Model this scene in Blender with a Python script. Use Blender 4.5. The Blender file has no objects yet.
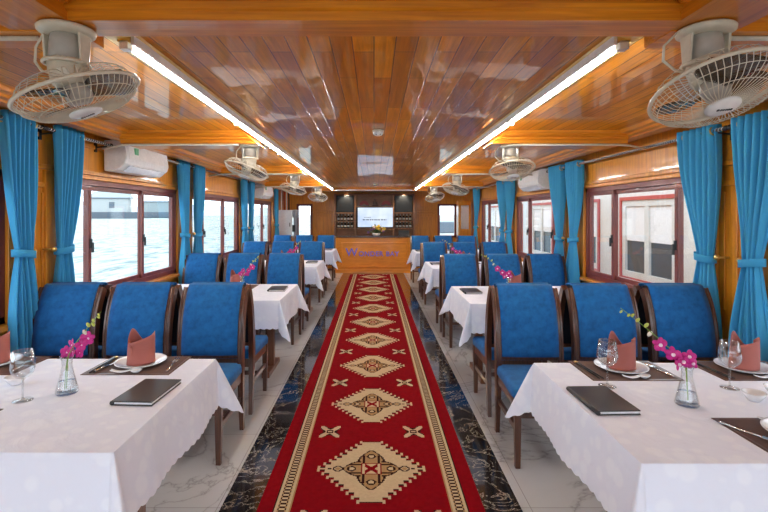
import bpy, math, random
from mathutils import Vector, Matrix, Euler
random.seed(7)
sc = bpy.context.scene
col = sc.collection
PI = math.pi
R = math.radians

# ------------------------------------------------------------------ camera
cam_d = bpy.data.cameras.new('camera')
cam = bpy.data.objects.new('camera', cam_d)
col.objects.link(cam)
cam.location = (0, 0, 1.5)
cam.rotation_euler = (R(90), 0, 0)
cam_d.sensor_width = 36.0
cam_d.lens = 36.0 * 470 / 768
cam_d.shift_x = 10 / 768
cam_d.shift_y = -42 / 768
cam_d.clip_start = 0.05
cam_d.clip_end = 1500
sc.camera = cam

# ------------------------------------------------------------------ world, exposure
W = bpy.data.worlds.new('overcast'); sc.world = W
W.use_nodes = True
nt = W.node_tree; nt.nodes.clear()
wo = nt.nodes.new('ShaderNodeOutputWorld')
wb = nt.nodes.new('ShaderNodeBackground')
tc = nt.nodes.new('ShaderNodeTexCoord')
sp = nt.nodes.new('ShaderNodeSeparateXYZ')
cr = nt.nodes.new('ShaderNodeValToRGB')
cr.color_ramp.elements[0].position = 0.0; cr.color_ramp.elements[0].color = (0.77, 0.88, 1.0, 1)
cr.color_ramp.elements[1].position = 0.6; cr.color_ramp.elements[1].color = (0.82, 0.91, 1.0, 1)
nt.links.new(tc.outputs['Generated'], sp.inputs[0])
nt.links.new(sp.outputs['Z'], cr.inputs[0])
nt.links.new(cr.outputs[0], wb.inputs[0])
WORLD_STRENGTH = 3.4
wb.inputs[1].default_value = WORLD_STRENGTH
nt.links.new(wb.outputs[0], wo.inputs[0])
TUBE_STRENGTH = 85.0
DECK_LAMP_POWER = 0
sc.view_settings.view_transform = 'Standard'
sc.view_settings.look = 'None'
sc.view_settings.gamma = 1
sc.view_settings.exposure = 0.38
sc.view_settings.use_curve_mapping = False
try:
    sc.cycles.max_bounces = 14; sc.cycles.diffuse_bounces = 6
    sc.cycles.glossy_bounces = 5; sc.cycles.transparent_max_bounces = 16
    sc.cycles.caustics_reflective = False; sc.cycles.caustics_refractive = False
    sc.cycles.sample_clamp_indirect = 8.0
except Exception:
    pass

# ------------------------------------------------------------------ materials
MATS = {}
def new_mat(name):
    m = bpy.data.materials.new(name); m.use_nodes = True
    b = m.node_tree.nodes['Principled BSDF']
    MATS[name] = m
    return m, m.node_tree, b

def N(t, kind, **kw):
    n = t.nodes.new(kind)
    for k, v in kw.items():
        setattr(n, k, v)
    return n

def coords(t, scale=(1, 1, 1), rot=(0, 0, 0), loc=(0, 0, 0)):
    c = N(t, 'ShaderNodeTexCoord'); mp = N(t, 'ShaderNodeMapping')
    mp.inputs['Scale'].default_value = scale
    mp.inputs['Rotation'].default_value = rot
    mp.inputs['Location'].default_value = loc
    t.links.new(c.outputs['Object'], mp.inputs[0])
    return mp.outputs[0]

def noise(t, vec, scale, detail=4, rough=0.55, dist=0.0):
    n = N(t, 'ShaderNodeTexNoise')
    n.inputs['Scale'].default_value = scale; n.inputs['Detail'].default_value = detail
    n.inputs['Roughness'].default_value = rough; n.inputs['Distortion'].default_value = dist
    t.links.new(vec, n.inputs['Vector'])
    return n.outputs['Fac']

def ramp(t, fac, stops):
    r = N(t, 'ShaderNodeValToRGB')
    e = r.color_ramp.elements
    while len(e) < len(stops): e.new(0.5)
    for i, (p, c) in enumerate(stops):
        e[i].position = p; e[i].color = (*c, 1) if len(c) == 3 else c
    t.links.new(fac, r.inputs[0])
    return r.outputs[0]

def bump(t, b, h, strength=0.1, dist=0.01, coat=False):
    n = N(t, 'ShaderNodeBump')
    n.inputs['Strength'].default_value = strength; n.inputs['Distance'].default_value = dist
    t.links.new(h, n.inputs['Height'])
    t.links.new(n.outputs[0], b.inputs['Normal'])
    if coat: t.links.new(n.outputs[0], b.inputs['Coat Normal'])

def setp(b, rough=0.5, metal=0.0, coat=0.0, coat_rough=0.05, spec=0.5, sheen=0.0):
    b.inputs['Roughness'].default_value = rough
    b.inputs['Metallic'].default_value = metal
    b.inputs['Coat Weight'].default_value = coat
    b.inputs['Coat Roughness'].default_value = coat_rough
    b.inputs['Specular IOR Level'].default_value = spec
    b.inputs['Sheen Weight'].default_value = sheen

def plain(name, c, **kw):
    m, t, b = new_mat(name)
    v = coords(t)
    f = noise(t, v, 30, 2)
    o = ramp(t, f, [(0.3, tuple(x * 0.93 for x in c)), (0.7, tuple(min(1, x * 1.05) for x in c))])
    t.links.new(o, b.inputs['Base Color'])
    setp(b, **kw)
    return m

def wood(name, dark, light, stretch=(14, 14, 0.9), scale=3.0, rough=0.35, coat=0.6, coat_rough=0.06):
    m, t, b = new_mat(name)
    v = coords(t, stretch)
    f = noise(t, v, scale, 6, 0.6, 0.6)
    mid = tuple((a + c) / 2 for a, c in zip(dark, light))
    o = ramp(t, f, [(0.28, dark), (0.5, mid), (0.72, light)])
    t.links.new(o, b.inputs['Base Color'])
    setp(b, rough=rough, coat=coat, coat_rough=coat_rough)
    return m

M_WALL = wood('varnished_wall_wood', (0.50, 0.170, 0.012), (0.80, 0.330, 0.020), (10, 10, 0.8), coat=0.35)
M_POST = wood('bright_post_wood', (0.62, 0.21, 0.012), (0.80, 0.33, 0.022), (10, 10, 0.8))
M_BEAMX = wood('beam_wood_across', (0.52, 0.145, 0.006), (0.86, 0.32, 0.014), (0.7, 14, 14), coat=0.35)
M_BEAMY = wood('beam_wood_along', (0.48, 0.14, 0.006), (0.78, 0.275, 0.012), (14, 0.7, 14), coat=0.35)
M_PANELY = wood('door_panel_wood', (0.52, 0.19, 0.014), (0.80, 0.345, 0.022), (12, 12, 0.8), coat=0.35)
M_COUNTER = wood('counter_wood', (0.66, 0.20, 0.008), (0.85, 0.31, 0.014), (1.2, 10, 6), rough=0.35, coat=0.3)
M_CHAIRWOOD = wood('dark_chair_wood', (0.040, 0.013, 0.007), (0.125, 0.042, 0.020), (20, 20, 2), rough=0.3, coat=0.5, coat_rough=0.15)
M_TABLEWOOD = wood('table_leg_wood', (0.10, 0.032, 0.014), (0.20, 0.070, 0.030), (20, 20, 2), rough=0.35, coat=0.3)
M_SHELFWOOD = wood('shelf_wood', (0.20, 0.08, 0.03), (0.34, 0.15, 0.06), (3, 12, 12), rough=0.5, coat=0.1)
M_FRAME = wood('red_brown_frame', (0.15, 0.028, 0.022), (0.215, 0.046, 0.036), (16, 16, 2), rough=0.4, coat=0.3)

# ceiling: lacquered narrow planks
def make_ceiling_mat():
    m, t, b = new_mat('lacquered_plank_ceiling')
    c = N(t, 'ShaderNodeTexCoord')
    mp = N(t, 'ShaderNodeMapping'); mp.inputs['Rotation'].default_value = (0, 0, R(90))
    t.links.new(c.outputs['Object'], mp.inputs[0])
    br = N(t, 'ShaderNodeTexBrick')
    br.offset = 0.37; br.offset_frequency = 2
    br.inputs['Color1'].default_value = (0.86, 0.325, 0.010, 1)
    br.inputs['Color2'].default_value = (0.56, 0.175, 0.005, 1)
    br.inputs['Mortar'].default_value = (0.10, 0.025, 0.003, 1)
    br.inputs['Scale'].default_value = 1.0
    br.inputs['Mortar Size'].default_value = 0.0028
    br.inputs['Mortar Smooth'].default_value = 0.3
    br.inputs['Brick Width'].default_value = 1.05
    br.inputs['Row Height'].default_value = 0.092
    t.links.new(mp.outputs[0], br.inputs['Vector'])
    v2 = coords(t, (16, 0.8, 16))
    f = noise(t, v2, 3.0, 6, 0.6, 0.5)
    g = ramp(t, f, [(0.3, (0.72, 0.70, 0.66)), (0.7, (1.22, 1.26, 1.3))])
    mx = N(t, 'ShaderNodeMix', data_type='RGBA', blend_type='MULTIPLY')
    mx.inputs[0].default_value = 1.0
    t.links.new(br.outputs['Color'], mx.inputs[6]); t.links.new(g, mx.inputs[7])
    t.links.new(mx.outputs[2], b.inputs['Base Color'])
    setp(b, rough=0.32, metal=0.10, coat=0.65, coat_rough=0.02, spec=0.25)
    b.inputs['Specular Tint'].default_value = (1.0, 0.6, 0.2, 1)
    b.inputs['Coat IOR'].default_value = 1.45
    # slightly wavy lacquer and the grooves between planks
    w = noise(t, coords(t, (1.2, 0.5, 1)), 2.4, 2, 0.5)
    iv = N(t, 'ShaderNodeMath', operation='SUBTRACT'); iv.inputs[0].default_value = 1.0
    t.links.new(br.outputs['Fac'], iv.inputs[1])
    ad = N(t, 'ShaderNodeMath', operation='MULTIPLY_ADD')
    t.links.new(iv.outputs[0], ad.inputs[0]); ad.inputs[1].default_value = 0.10
    t.links.new(w, ad.inputs[2])
    bump(t, b, ad.outputs[0], 0.22, 0.02, coat=True)
    return m
M_CEIL = make_ceiling_mat()

def make_marble():
    m, t, b = new_mat('pale_veined_marble')
    v = coords(t)
    f = noise(t, v, 0.9, 6, 0.55, 1.2)
    s = N(t, 'ShaderNodeMath', operation='SUBTRACT'); t.links.new(f, s.inputs[0]); s.inputs[1].default_value = 0.5
    a = N(t, 'ShaderNodeMath', operation='ABSOLUTE'); t.links.new(s.outputs[0], a.inputs[0])
    o = ramp(t, a.outputs[0], [(0.0, (0.36, 0.34, 0.34)), (0.006, (0.52, 0.50, 0.49)), (0.02, (0.58, 0.565, 0.56)), (0.2, (0.61, 0.595, 0.59))])
    br = N(t, 'ShaderNodeTexBrick'); br.offset = 0.0
    br.inputs['Color1'].default_value = (1, 1, 1, 1); br.inputs['Color2'].default_value = (0.95, 0.95, 0.95, 1)
    br.inputs['Mortar'].default_value = (0.55, 0.52, 0.5, 1)
    br.inputs['Mortar Size'].default_value = 0.002; br.inputs['Scale'].default_value = 1
    br.inputs['Brick Width'].default_value = 0.8; br.inputs['Row Height'].default_value = 0.8
    t.links.new(v, br.inputs['Vector'])
    mx = N(t, 'ShaderNodeMix', data_type='RGBA', blend_type='MULTIPLY'); mx.inputs[0].default_value = 1
    t.links.new(o, mx.inputs[6]); t.links.new(br.outputs['Color'], mx.inputs[7])
    t.links.new(mx.outputs[2], b.inputs['Base Color'])
    setp(b, rough=0.16, coat=0.2, coat_rough=0.05)
    return m
M_MARBLE = make_marble()

def make_black_marble():
    m, t, b = new_mat('black_gold_marble')
    v = coords(t)
    f = noise(t, v, 3.6, 9, 0.66, 1.8)
    s = N(t, 'ShaderNodeMath', operation='SUBTRACT'); t.links.new(f, s.inputs[0]); s.inputs[1].default_value = 0.5
    a = N(t, 'ShaderNodeMath', operation='ABSOLUTE'); t.links.new(s.outputs[0], a.inputs[0])
    o = ramp(t, a.outputs[0], [(0.0, (0.55, 0.48, 0.40)), (0.006, (0.20, 0.15, 0.11)), (0.016, (0.014, 0.013, 0.014)), (0.3, (0.007, 0.007, 0.009))])
    f2 = noise(t, coords(t, (1, 1, 1), loc=(3, 7, 1)), 2.6, 3, 0.5, 0.4)
    o2 = ramp(t, f2, [(0.56, (0, 0, 0)), (0.72, (0.03, 0.035, 0.05))])
    mx = N(t, 'ShaderNodeMix', data_type='RGBA', blend_type='ADD'); mx.inputs[0].default_value = 1
    t.links.new(o, mx.inputs[6]); t.links.new(o2, mx.inputs[7])
    t.links.new(mx.outputs[2], b.inputs['Base Color'])
    setp(b, rough=0.12, coat=0.5, coat_rough=0.03)
    return m
M_BLACKMARBLE = make_black_marble()

def fabric(name, c, var=0.12, scale=60, rough=0.85, sheen=0.3, bumps=0.15, bscale=900, mottled=6, spec=0.25):
    m, t, b = new_mat(name)
    v = coords(t)
    f1 = noise(t, v, mottled, 4, 0.6)
    o = ramp(t, f1, [(0.3, tuple(x * (1 - var) for x in c)), (0.7, tuple(min(1, x * (1 + var)) for x in c))])
    t.links.new(o, b.inputs['Base Color'])
    setp(b, rough=rough, sheen=sheen, spec=spec)
    f2 = noise(t, v, bscale, 2)
    bump(t, b, f2, bumps, 0.001)
    return m
M_BLUE = fabric('blue_velvet', (0.008, 0.108, 0.32), 0.24, mottled=22, sheen=0.08)
M_NAVY = fabric('near_black_backing', (0.006, 0.009, 0.020), 0.1, sheen=0.1)
def make_curtain_mat():
    m = fabric('sky_blue_curtain', (0.085, 0.47, 0.74), 0.05, sheen=0.1, rough=0.75)
    t = m.node_tree; b = t.nodes['Principled BSDF']; o = t.nodes['Material Output']
    tr = N(t, 'ShaderNodeBsdfTranslucent'); tr.inputs[0].default_value = (0.10, 0.58, 0.90, 1)
    mx = N(t, 'ShaderNodeMixShader'); mx.inputs[0].default_value = 0.38
    t.links.new(b.outputs[0], mx.inputs[1]); t.links.new(tr.outputs[0], mx.inputs[2]); t.links.new(mx.outputs[0], o.inputs[0])
    return m
M_CURTAIN = make_curtain_mat()
M_NAPKIN = fabric('dusty_rose_napkin', (0.38, 0.125, 0.105), 0.05, sheen=0.1)
M_MAT = fabric('brown_placemat', (0.105, 0.055, 0.042), 0.1, rough=0.6, sheen=0)
M_RED = fabric('carpet_red', (0.185, 0.002, 0.006), 0.10, mottled=30, bscale=500, sheen=0, spec=0.03)
M_CREAM = fabric('carpet_cream', (0.52, 0.40, 0.25), 0.08, mottled=60, bscale=500, sheen=0, spec=0.03)
M_TAN = fabric('carpet_tan', (0.36, 0.22, 0.10), 0.08, mottled=60, bscale=500, sheen=0, spec=0.03)
M_DARK = fabric('carpet_dark', (0.030, 0.008, 0.006), 0.08, mottled=60, bscale=500, sheen=0, spec=0.03)

def make_cloth():
    m, t, b = new_mat('white_damask_cloth')
    v = coords(t)
    vo = N(t, 'ShaderNodeTexVoronoi', feature='F1'); vo.inputs['Scale'].default_value = 15
    t.links.new(v, vo.inputs['Vector'])
    f = noise(t, v, 5, 2)
    ad = N(t, 'ShaderNodeMath', operation='MULTIPLY'); t.links.new(vo.outputs['Distance'], ad.inputs[0]); t.links.new(f, ad.inputs[1])
    o = ramp(t, ad.outputs[0], [(0.15, (0.82, 0.84, 0.915)), (0.23, (0.775, 0.795, 0.89))])
    t.links.new(o, b.inputs['Base Color'])
    setp(b, rough=0.7, sheen=0.1, spec=0.3)
    w = noise(t, coords(t, (1, 1, 1)), 9, 4, 0.55, 0.8)
    bump(t, b, w, 0.35, 0.02)
    return m
M_CLOTH = make_cloth()

M_WHITE = plain('white_plastic', (0.80, 0.79, 0.77), rough=0.35, coat=0.2)
M_IVORY = plain('ivory_plastic', (0.66, 0.60, 0.47), rough=0.4, coat=0.2)
M_GREYPL = plain('grey_metal_housing', (0.45, 0.42, 0.37), rough=0.45)
M_STEEL = plain('polished_steel', (0.75, 0.74, 0.72), rough=0.22, metal=1.0)
M_GOLD = plain('gold_metal', (0.80, 0.55, 0.20), rough=0.3, metal=1.0)
M_GOLDTRIM = plain('golden_trim', (0.75, 0.50, 0.13), rough=0.3, coat=0.5)
M_BLACK = plain('black_leather', (0.010, 0.010, 0.011), rough=0.35, coat=0.3, coat_rough=0.15)
M_BLACKPL = plain('black_plastic', (0.008, 0.008, 0.009), rough=0.4)
M_BLACKGLASS = plain('black_glass', (0.004, 0.005, 0.007), rough=0.45)
M_CERAMIC = plain('white_ceramic', (0.83, 0.83, 0.84), rough=0.12, coat=0.6)
M_PAPER = plain('white_page_edges', (0.75, 0.75, 0.76), rough=0.8)
M_GREEN = plain('leaf_green', (0.16, 0.30, 0.03), rough=0.5)
M_YELGREEN = plain('bud_green', (0.50, 0.55, 0.10), rough=0.5)
M_MAGENTA = plain('orchid_magenta', (0.55, 0.010, 0.22), rough=0.5)
M_PINKWHITE = plain('orchid_pale_lip', (0.85, 0.62, 0.74), rough=0.5)
M_YELLOW = plain('flower_yellow', (0.75, 0.52, 0.06), rough=0.6)
M_FLOWERW = plain('flower_cream', (0.78, 0.70, 0.62), rough=0.6)
M_FLOWERP = plain('flower_purple', (0.20, 0.06, 0.20), rough=0.6)
M_BOTTLE = plain('dark_bottle_glass', (0.012, 0.016, 0.010), rough=0.1, coat=0.6)
M_CAPSULE = plain('bottle_capsule', (0.62, 0.56, 0.44), rough=0.35)
M_SIGN = plain('blue_violet_letters', (0.17, 0.16, 0.75), rough=0.4)
M_SCREENTEXT = plain('grey_screen_text', (0.15, 0.17, 0.25), rough=0.6)
M_REDORN = plain('red_ornament', (0.35, 0.03, 0.02), rough=0.4)
M_BOATWHITE = plain('boat_white_paint', (0.60, 0.60, 0.58), rough=0.5)
M_BOATRED = plain('boat_red_trim', (0.42, 0.055, 0.04), rough=0.5)
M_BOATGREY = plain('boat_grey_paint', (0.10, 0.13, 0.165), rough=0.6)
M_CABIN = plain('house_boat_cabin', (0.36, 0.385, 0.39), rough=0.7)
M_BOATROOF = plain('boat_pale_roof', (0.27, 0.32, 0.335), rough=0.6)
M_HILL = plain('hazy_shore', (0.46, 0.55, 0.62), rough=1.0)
M_TRANSBLADE = None

def make_glass(name, tint=(1, 1, 1), ior=1.45, power=4.0):
    m = bpy.data.materials.new(name); m.use_nodes = True
    t = m.node_tree; t.nodes.clear()
    o = N(t, 'ShaderNodeOutputMaterial'); tr = N(t, 'ShaderNodeBsdfTransparent'); gl = N(t, 'ShaderNodeBsdfGlossy')
    mx = N(t, 'ShaderNodeMixShader'); lw = N(t, 'ShaderNodeLayerWeight'); fr = N(t, 'ShaderNodeMath', operation='POWER'); ml = N(t, 'ShaderNodeMath', operation='MULTIPLY_ADD')
    tr.inputs[0].default_value = (*tint, 1); gl.inputs['Roughness'].default_value = 0.02
    t.links.new(lw.outputs['Facing'], fr.inputs[0]); fr.inputs[1].default_value = power
    r0 = ((ior - 1) / (ior + 1)) ** 2
    t.links.new(fr.outputs[0], ml.inputs[0]); ml.inputs[1].default_value = 0.75; ml.inputs[2].default_value = r0
    t.links.new(ml.outputs[0], mx.inputs[0]); t.links.new(tr.outputs[0], mx.inputs[1]); t.links.new(gl.outputs[0], mx.inputs[2])
    t.links.new(mx.outputs[0], o.inputs[0])
    return m
M_PANE = make_glass('window_glass', (0.97, 0.985, 0.98), 1.35)
M_GLASS = make_glass('thin_clear_glass', (0.92, 0.935, 0.945), 1.75, 2.0)
M_VASE = make_glass('vase_glass', (0.955, 0.965, 0.97), 1.6, 3.0)
M_BLADE = make_glass('smoky_fan_blade', (0.50, 0.50, 0.50), 1.5)
M_BOATGLASS = plain('dull_boat_glass', (0.07, 0.085, 0.095), rough=0.25)

def emit(name, c, s):
    m, t, b = new_mat(name)
    b.inputs['Base Color'].default_value = (0.8, 0.8, 0.8, 1)
    b.inputs['Emission Color'].default_value = (*c, 1)
    b.inputs['Emission Strength'].default_value = s
    return m
M_TUBE = emit('lit_fluorescent_tube', (0.94, 0.97, 1.0), TUBE_STRENGTH)
M_LENS = emit('lit_downlight_lens', (1.0, 0.88, 0.68), 12)
def make_screen():
    m, t, b = new_mat('lit_tv_screen')
    f = noise(t, coords(t), 2.2, 3, 0.5)
    o = ramp(t, f, [(0.3, (0.42, 0.55, 0.80)), (0.7, (0.85, 0.92, 1.0))])
    b.inputs['Base Color'].default_value = (0.02, 0.02, 0.02, 1)
    t.links.new(o, b.inputs['Emission Color']); b.inputs['Emission Strength'].default_value = 0.85
    setp(b, rough=0.2)
    return m
M_SCREEN = make_screen()

def make_water():
    m, t, b = new_mat('rippled_bay_water')
    v = coords(t, (1, 0.35, 1))
    f = noise(t, v, 1.6, 5, 0.6, 0.4)
    o = ramp(t, f, [(0.38, (0.14, 0.19, 0.19)), (0.54, (0.36, 0.40, 0.39))])  # sky reflected on the ripples is put into the base colour
    t.links.new(o, b.inputs['Base Color'])
    setp(b, rough=0.6, spec=0.05)
    bump(t, b, f, 0.6, 0.3)
    return m
M_WATER = make_water()

# ------------------------------------------------------------------ mesh helpers
class MB:
    def __init__(s):
        s.v = []; s.f = []; s.mi = []; s.sm = []
    def add(s, verts, faces, mi=0, smooth=False):
        o = len(s.v)
        s.v.extend([tuple(p) for p in verts])
        for f in faces:
            s.f.append(tuple(i + o for i in f)); s.mi.append(mi); s.sm.append(smooth)
        return s
    def box(s, x0, x1, y0, y1, z0, z1, mi=0):
        if x0 > x1: x0, x1 = x1, x0
        if y0 > y1: y0, y1 = y1, y0
        if z0 > z1: z0, z1 = z1, z0
        v = [(x0, y0, z0), (x1, y0, z0), (x1, y1, z0), (x0, y1, z0), (x0, y0, z1), (x1, y0, z1), (x1, y1, z1), (x0, y1, z1)]
        f = [(3, 2, 1, 0), (4, 5, 6, 7), (0, 1, 5, 4), (1, 2, 6, 5), (2, 3, 7, 6), (3, 0, 4, 7)]
        return s.add(v, f, mi)
    def tube(s, pts, r, n=8, mi=0, cap=True, closed=False, smooth=True):
        pts = [Vector(p) for p in pts]; m = len(pts)
        rs = r if isinstance(r, (list, tuple)) else [r] * m
        verts = []; prev = None
        for i, p in enumerate(pts):
            if closed: d = pts[(i + 1) % m] - pts[i - 1]
            else: d = pts[min(i + 1, m - 1)] - pts[max(i - 1, 0)]
            d.normalize()
            if prev is None:
                up = Vector((0, 0, 1)) if abs(d.z) < 0.9 else Vector((1, 0, 0))
                a = d.cross(up).normalized()
            else:
                a = (prev - d * prev.dot(d)).normalized()
            prev = a; b = d.cross(a)
            for k in range(n):
                t = 2 * PI * k / n
                verts.append(p + (a * math.cos(t) + b * math.sin(t)) * rs[i])
        f = []
        for i in range(m if closed else m - 1):
            j = (i + 1) % m
            for k in range(n):
                k2 = (k + 1) % n
                f.append((i * n + k, i * n + k2, j * n + k2, j * n + k))
        s.add(verts, f, mi, smooth)
        if cap and not closed:
            o = len(s.v) - len(verts)
            s.f.append(tuple(o + k for k in range(n))[::-1]); s.mi.append(mi); s.sm.append(False)
            s.f.append(tuple(o + (m - 1) * n + k for k in range(n))); s.mi.append(mi); s.sm.append(False)
        return s
    def lathe(s, prof, n=24, mi=0, smooth=True, c=(0, 0, 0), cap=True, axis='z'):
        verts = []; f = []
        for r, z in prof:
            for k in range(n):
                t = 2 * PI * k / n
                p = (r * math.cos(t), r * math.sin(t), z)
                if axis == 'y': p = (p[0], p[2], p[1])
                verts.append((c[0] + p[0], c[1] + p[1], c[2] + p[2]))
        for i in range(len(prof) - 1):
            for k in range(n):
                k2 = (k + 1) % n
                f.append((i * n + k, i * n + k2, (i + 1) * n + k2, (i + 1) * n + k))
        if cap:
            f.append(tuple(range(n))[::-1]); f.append(tuple((len(prof) - 1) * n + k for k in range(n)))
        return s.add(verts, f, mi, smooth)
    def grid(s, fn, nu, nv, mi=0, smooth=True, closed_u=False):
        verts = [fn(i / (nu if closed_u else nu - 1), j / (nv - 1)) for j in range(nv) for i in range(nu)]
        f = []
        for j in range(nv - 1):
            for i in range(nu if closed_u else nu - 1):
                i2 = (i + 1) % nu
                f.append((j * nu + i, j * nu + i2, (j + 1) * nu + i2, (j + 1) * nu + i))
        return s.add(verts, f, mi, smooth)
    def sweep(s, prof, a, b, axis, mi=0):
        """closed 2-D profile swept from a to b along x or y"""
        n = len(prof); verts = []
        for t in (a, b):
            for p, z in prof:
                verts.append((t, p, z) if axis == 'x' else (p, t, z))
        f = [(k, (k + 1) % n, n + (k + 1) % n, n + k) for k in range(n)]
        f += [tuple(range(n))[::-1], tuple(range(n, 2 * n))]
        return s.add(verts, f, mi)
    def ball(s, c, rx, ry=None, rz=None, n=10, m=7, mi=0, M=None):
        ry = rx if ry is None else ry; rz = rx if rz is None else rz
        def fn(u, v):
            a = 2 * PI * u; t = PI * v
            p = Vector((rx * math.sin(t) * math.cos(a), ry * math.sin(t) * math.sin(a), rz * math.cos(t)))
            if M: p = M @ p
            return p + Vector(c)
        return s.grid(fn, n, m, mi, True, True)
    def mesh(s, name, mats):
        me = bpy.data.meshes.new(name)
        me.from_pydata(s.v, [], s.f)
        for m in (mats if isinstance(mats, (list, tuple)) else [mats]): me.materials.append(m)
        me.polygons.foreach_set('material_index', s.mi)
        me.polygons.foreach_set('use_smooth', s.sm)
        me.update()
        return me
    def build(s, name, mats, parent=None, loc=None, bevel=0.0, solid=0.0):
        o = bpy.data.objects.new(name, s.mesh(name, mats)); col.objects.link(o)
        if parent: o.parent = parent
        if loc: o.location = loc
        import bmesh
        bm = bmesh.new(); bm.from_mesh(o.data)
        if not solid: bmesh.ops.recalc_face_normals(bm, faces=bm.faces)
        bm.to_mesh(o.data); bm.free()
        if solid:
            md = o.modifiers.new('thickness', 'SOLIDIFY'); md.thickness = solid; md.offset = 0
        if bevel:
            md = o.modifiers.new('bevel', 'BEVEL'); md.width = bevel; md.segments = 2; md.limit_method = 'ANGLE'
            md.angle_limit = R(40)
        return o

def tag(o, label=None, cat=None, group=None, kind=None):
    if label: o['label'] = label
    if cat: o['category'] = cat
    if group: o['group'] = group
    if kind: o['kind'] = kind
    return o
def struct(o): o['kind'] = 'structure'; return o
def thing(name, label, cat, loc=(0, 0, 0), rz=0, group=None):
    o = bpy.data.objects.new(name, None); col.objects.link(o)
    o.empty_display_size = 0.1
    o.location = loc; o.rotation_euler = (0, 0, rz)
    return tag(o, label, cat, group)
KIDS = {}
def kids(o): return [c for c in bpy.data.objects if c.parent == o]
def dup(root, loc, rz=0, label=None, group=None, sx=1):
    def rec(o, par):
        c = o.copy(); col.objects.link(c)
        if par: c.parent = par
        for ch in kids(o): rec(ch, c)
        return c
    r = rec(root, None)
    r.location = loc; r.rotation_euler = (0, 0, rz)
    if label: r['label'] = label
    if group: r['group'] = group
    return r
def first_or_dup(store, key, make, loc, rz, label, cat, group=None):
    if key not in store:
        r = make(); r.location = loc; r.rotation_euler = (0, 0, rz)
        tag(r, label, cat, group); store[key] = r
    else:
        r = dup(store[key], loc, rz, label, group)
    return r
PROTO = {}

# ------------------------------------------------------------------ the setting
Y0, Y1 = -2.4, 13.0
XW = 2.5
CX = -0.016                      # centre of the aisle
def zc(y): return 2.225 - 0.0095 * (y - 2)

MB().box(-XW - 0.1, XW + 0.1, Y0, Y1 + 0.1, -0.12, 0.0).build('floor', M_MARBLE)
struct(bpy.data.objects['floor'])
m = MB()
m.box(CX - 0.765, CX + 0.765, Y0, 11.95, -0.02, 0.003)
struct(m.build('floor_border', M_BLACKMARBLE))

# ceiling slab (falls slightly towards the bow)
m = MB()
v = []
for y in (Y0, Y1 + 0.1):
    for x in (-XW - 0.1, XW + 0.1):
        v += [(x, y, zc(y)), (x, y, zc(y) + 0.06)]
m.add(v, [(0, 2, 6, 4), (1, 5, 7, 3), (0, 1, 3, 2), (4, 6, 7, 5), (0, 4, 5, 1), (2, 3, 7, 6)])
struct(m.build('ceiling', M_CEIL))

# side soffits / cornices
for side, sx in (('left', -1), ('right', 1)):
    m = MB()
    prof = [(2.06, 0.0), (2.085, -0.022), (2.13, -0.026), (2.14, -0.042), (2.18, -0.046), (2.19, -0.058), (2.26, -0.060), (2.27, 0.0)]
    n = len(prof); vv = []
    for y in (Y0, Y1):
        for px, dz in prof: vv.append((sx * px, y, zc(y) + dz + (0.002 if dz == 0 else 0)))
    m.add(vv, [(k, (k + 1) % n, n + (k + 1) % n, n + k) for k in range(n)] + [tuple(range(n)), tuple(range(n, 2 * n))])
    struct(m.build('cornice_' + side, M_BEAMY))

# beams
BEAM_Y = [1.53, 4.0, 6.65, 9.3]
def beam_profile(y, h, w=0.32):
    z = zc(y); b = z - h
    return [(y, b), (y, b + h * 0.26), (y - 0.014, b + h * 0.31), (y - 0.014, b + h * 0.44), (y - 0.006, b + h * 0.47), (y - 0.006, b + h * 0.53), (y - 0.026, b + h * 0.60), (y - 0.026, b + h * 0.80), (y - 0.040, b + h * 0.86), (y - 0.042, z + 0.01), (y + w, z + 0.01), (y + w, b)]
for i, by in enumerate(BEAM_Y):
    for side, sx in (('left', -1), ('right', 1)):
        if i == 0:
            MBm = MB().sweep(beam_profile(1.58, 0.115, 0.16), sx * 1.0, sx * 2.15, 'x')
        else:
            prof = beam_profile(by, 0.105, 0.34)
            MBm = MB()
            n = len(prof)
            top = max(p[1] for p in prof); bot = min(p[1] for p in prof)
            vv = [(sx * 2.16, p, z) for p, z in prof] + [(sx * (1.00 + 0.13 * (z - bot) / (top - bot)), p, z) for p, z in prof]
            MBm.add(vv, [(k, (k + 1) % n, n + (k + 1) % n, n + k) for k in range(n)] + [tuple(range(n)), tuple(range(n, 2 * n))])
        o = MBm.build('beam_' + side, M_BEAMX)
        struct(o)
prof = [(y, z) for y, z in beam_profile(1.50, 0.112, 0.135)]
struct(MB().sweep(prof, -1.0, 1.0, 'x').build('beam_across', M_BEAMX))
struct(MB().sweep(beam_profile(11.35, 0.075, 0.14), -1.3, 1.3, 'x').build('beam_across', M_BEAMX))
for sx in (-1, 1):                                 # longitudinal beams over the nearest bay
    m = MB()
    m.box(sx * 0.98, sx * 1.22, Y0, 1.66, 2.118, zc(0) + 0.02)
    m.box(sx * 0.955, sx * 1.245, Y0, 1.47, 2.16, zc(0) + 0.02)
    struct(m.build('beam_along', M_BEAMY))

# mouldings that carry the light strips
for side, sx in (('left', -1), ('right', 1)):
    m = MB(); vv = []
    ya, yb = 1.66, 11.4
    prof = [(0.955, 0), (0.960, -0.018), (0.985, -0.024), (1.025, -0.030), (1.045, -0.030), (1.06, -0.014), (1.085, -0.012), (1.10, 0)]
    n = len(prof)
    for y in (ya, yb):
        for px, dz in prof: vv.append((sx * px, y, zc(y) + dz + (0.003 if dz == 0 else 0)))
    m.add(vv, [(k, (k + 1) % n, n + (k + 1) % n, n + k) for k in range(n)] + [tuple(range(n)), tuple(range(n, 2 * n))])
    struct(m.build('trim_' + ('1' if sx < 0 else '2'), M_GOLDTRIM))

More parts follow.
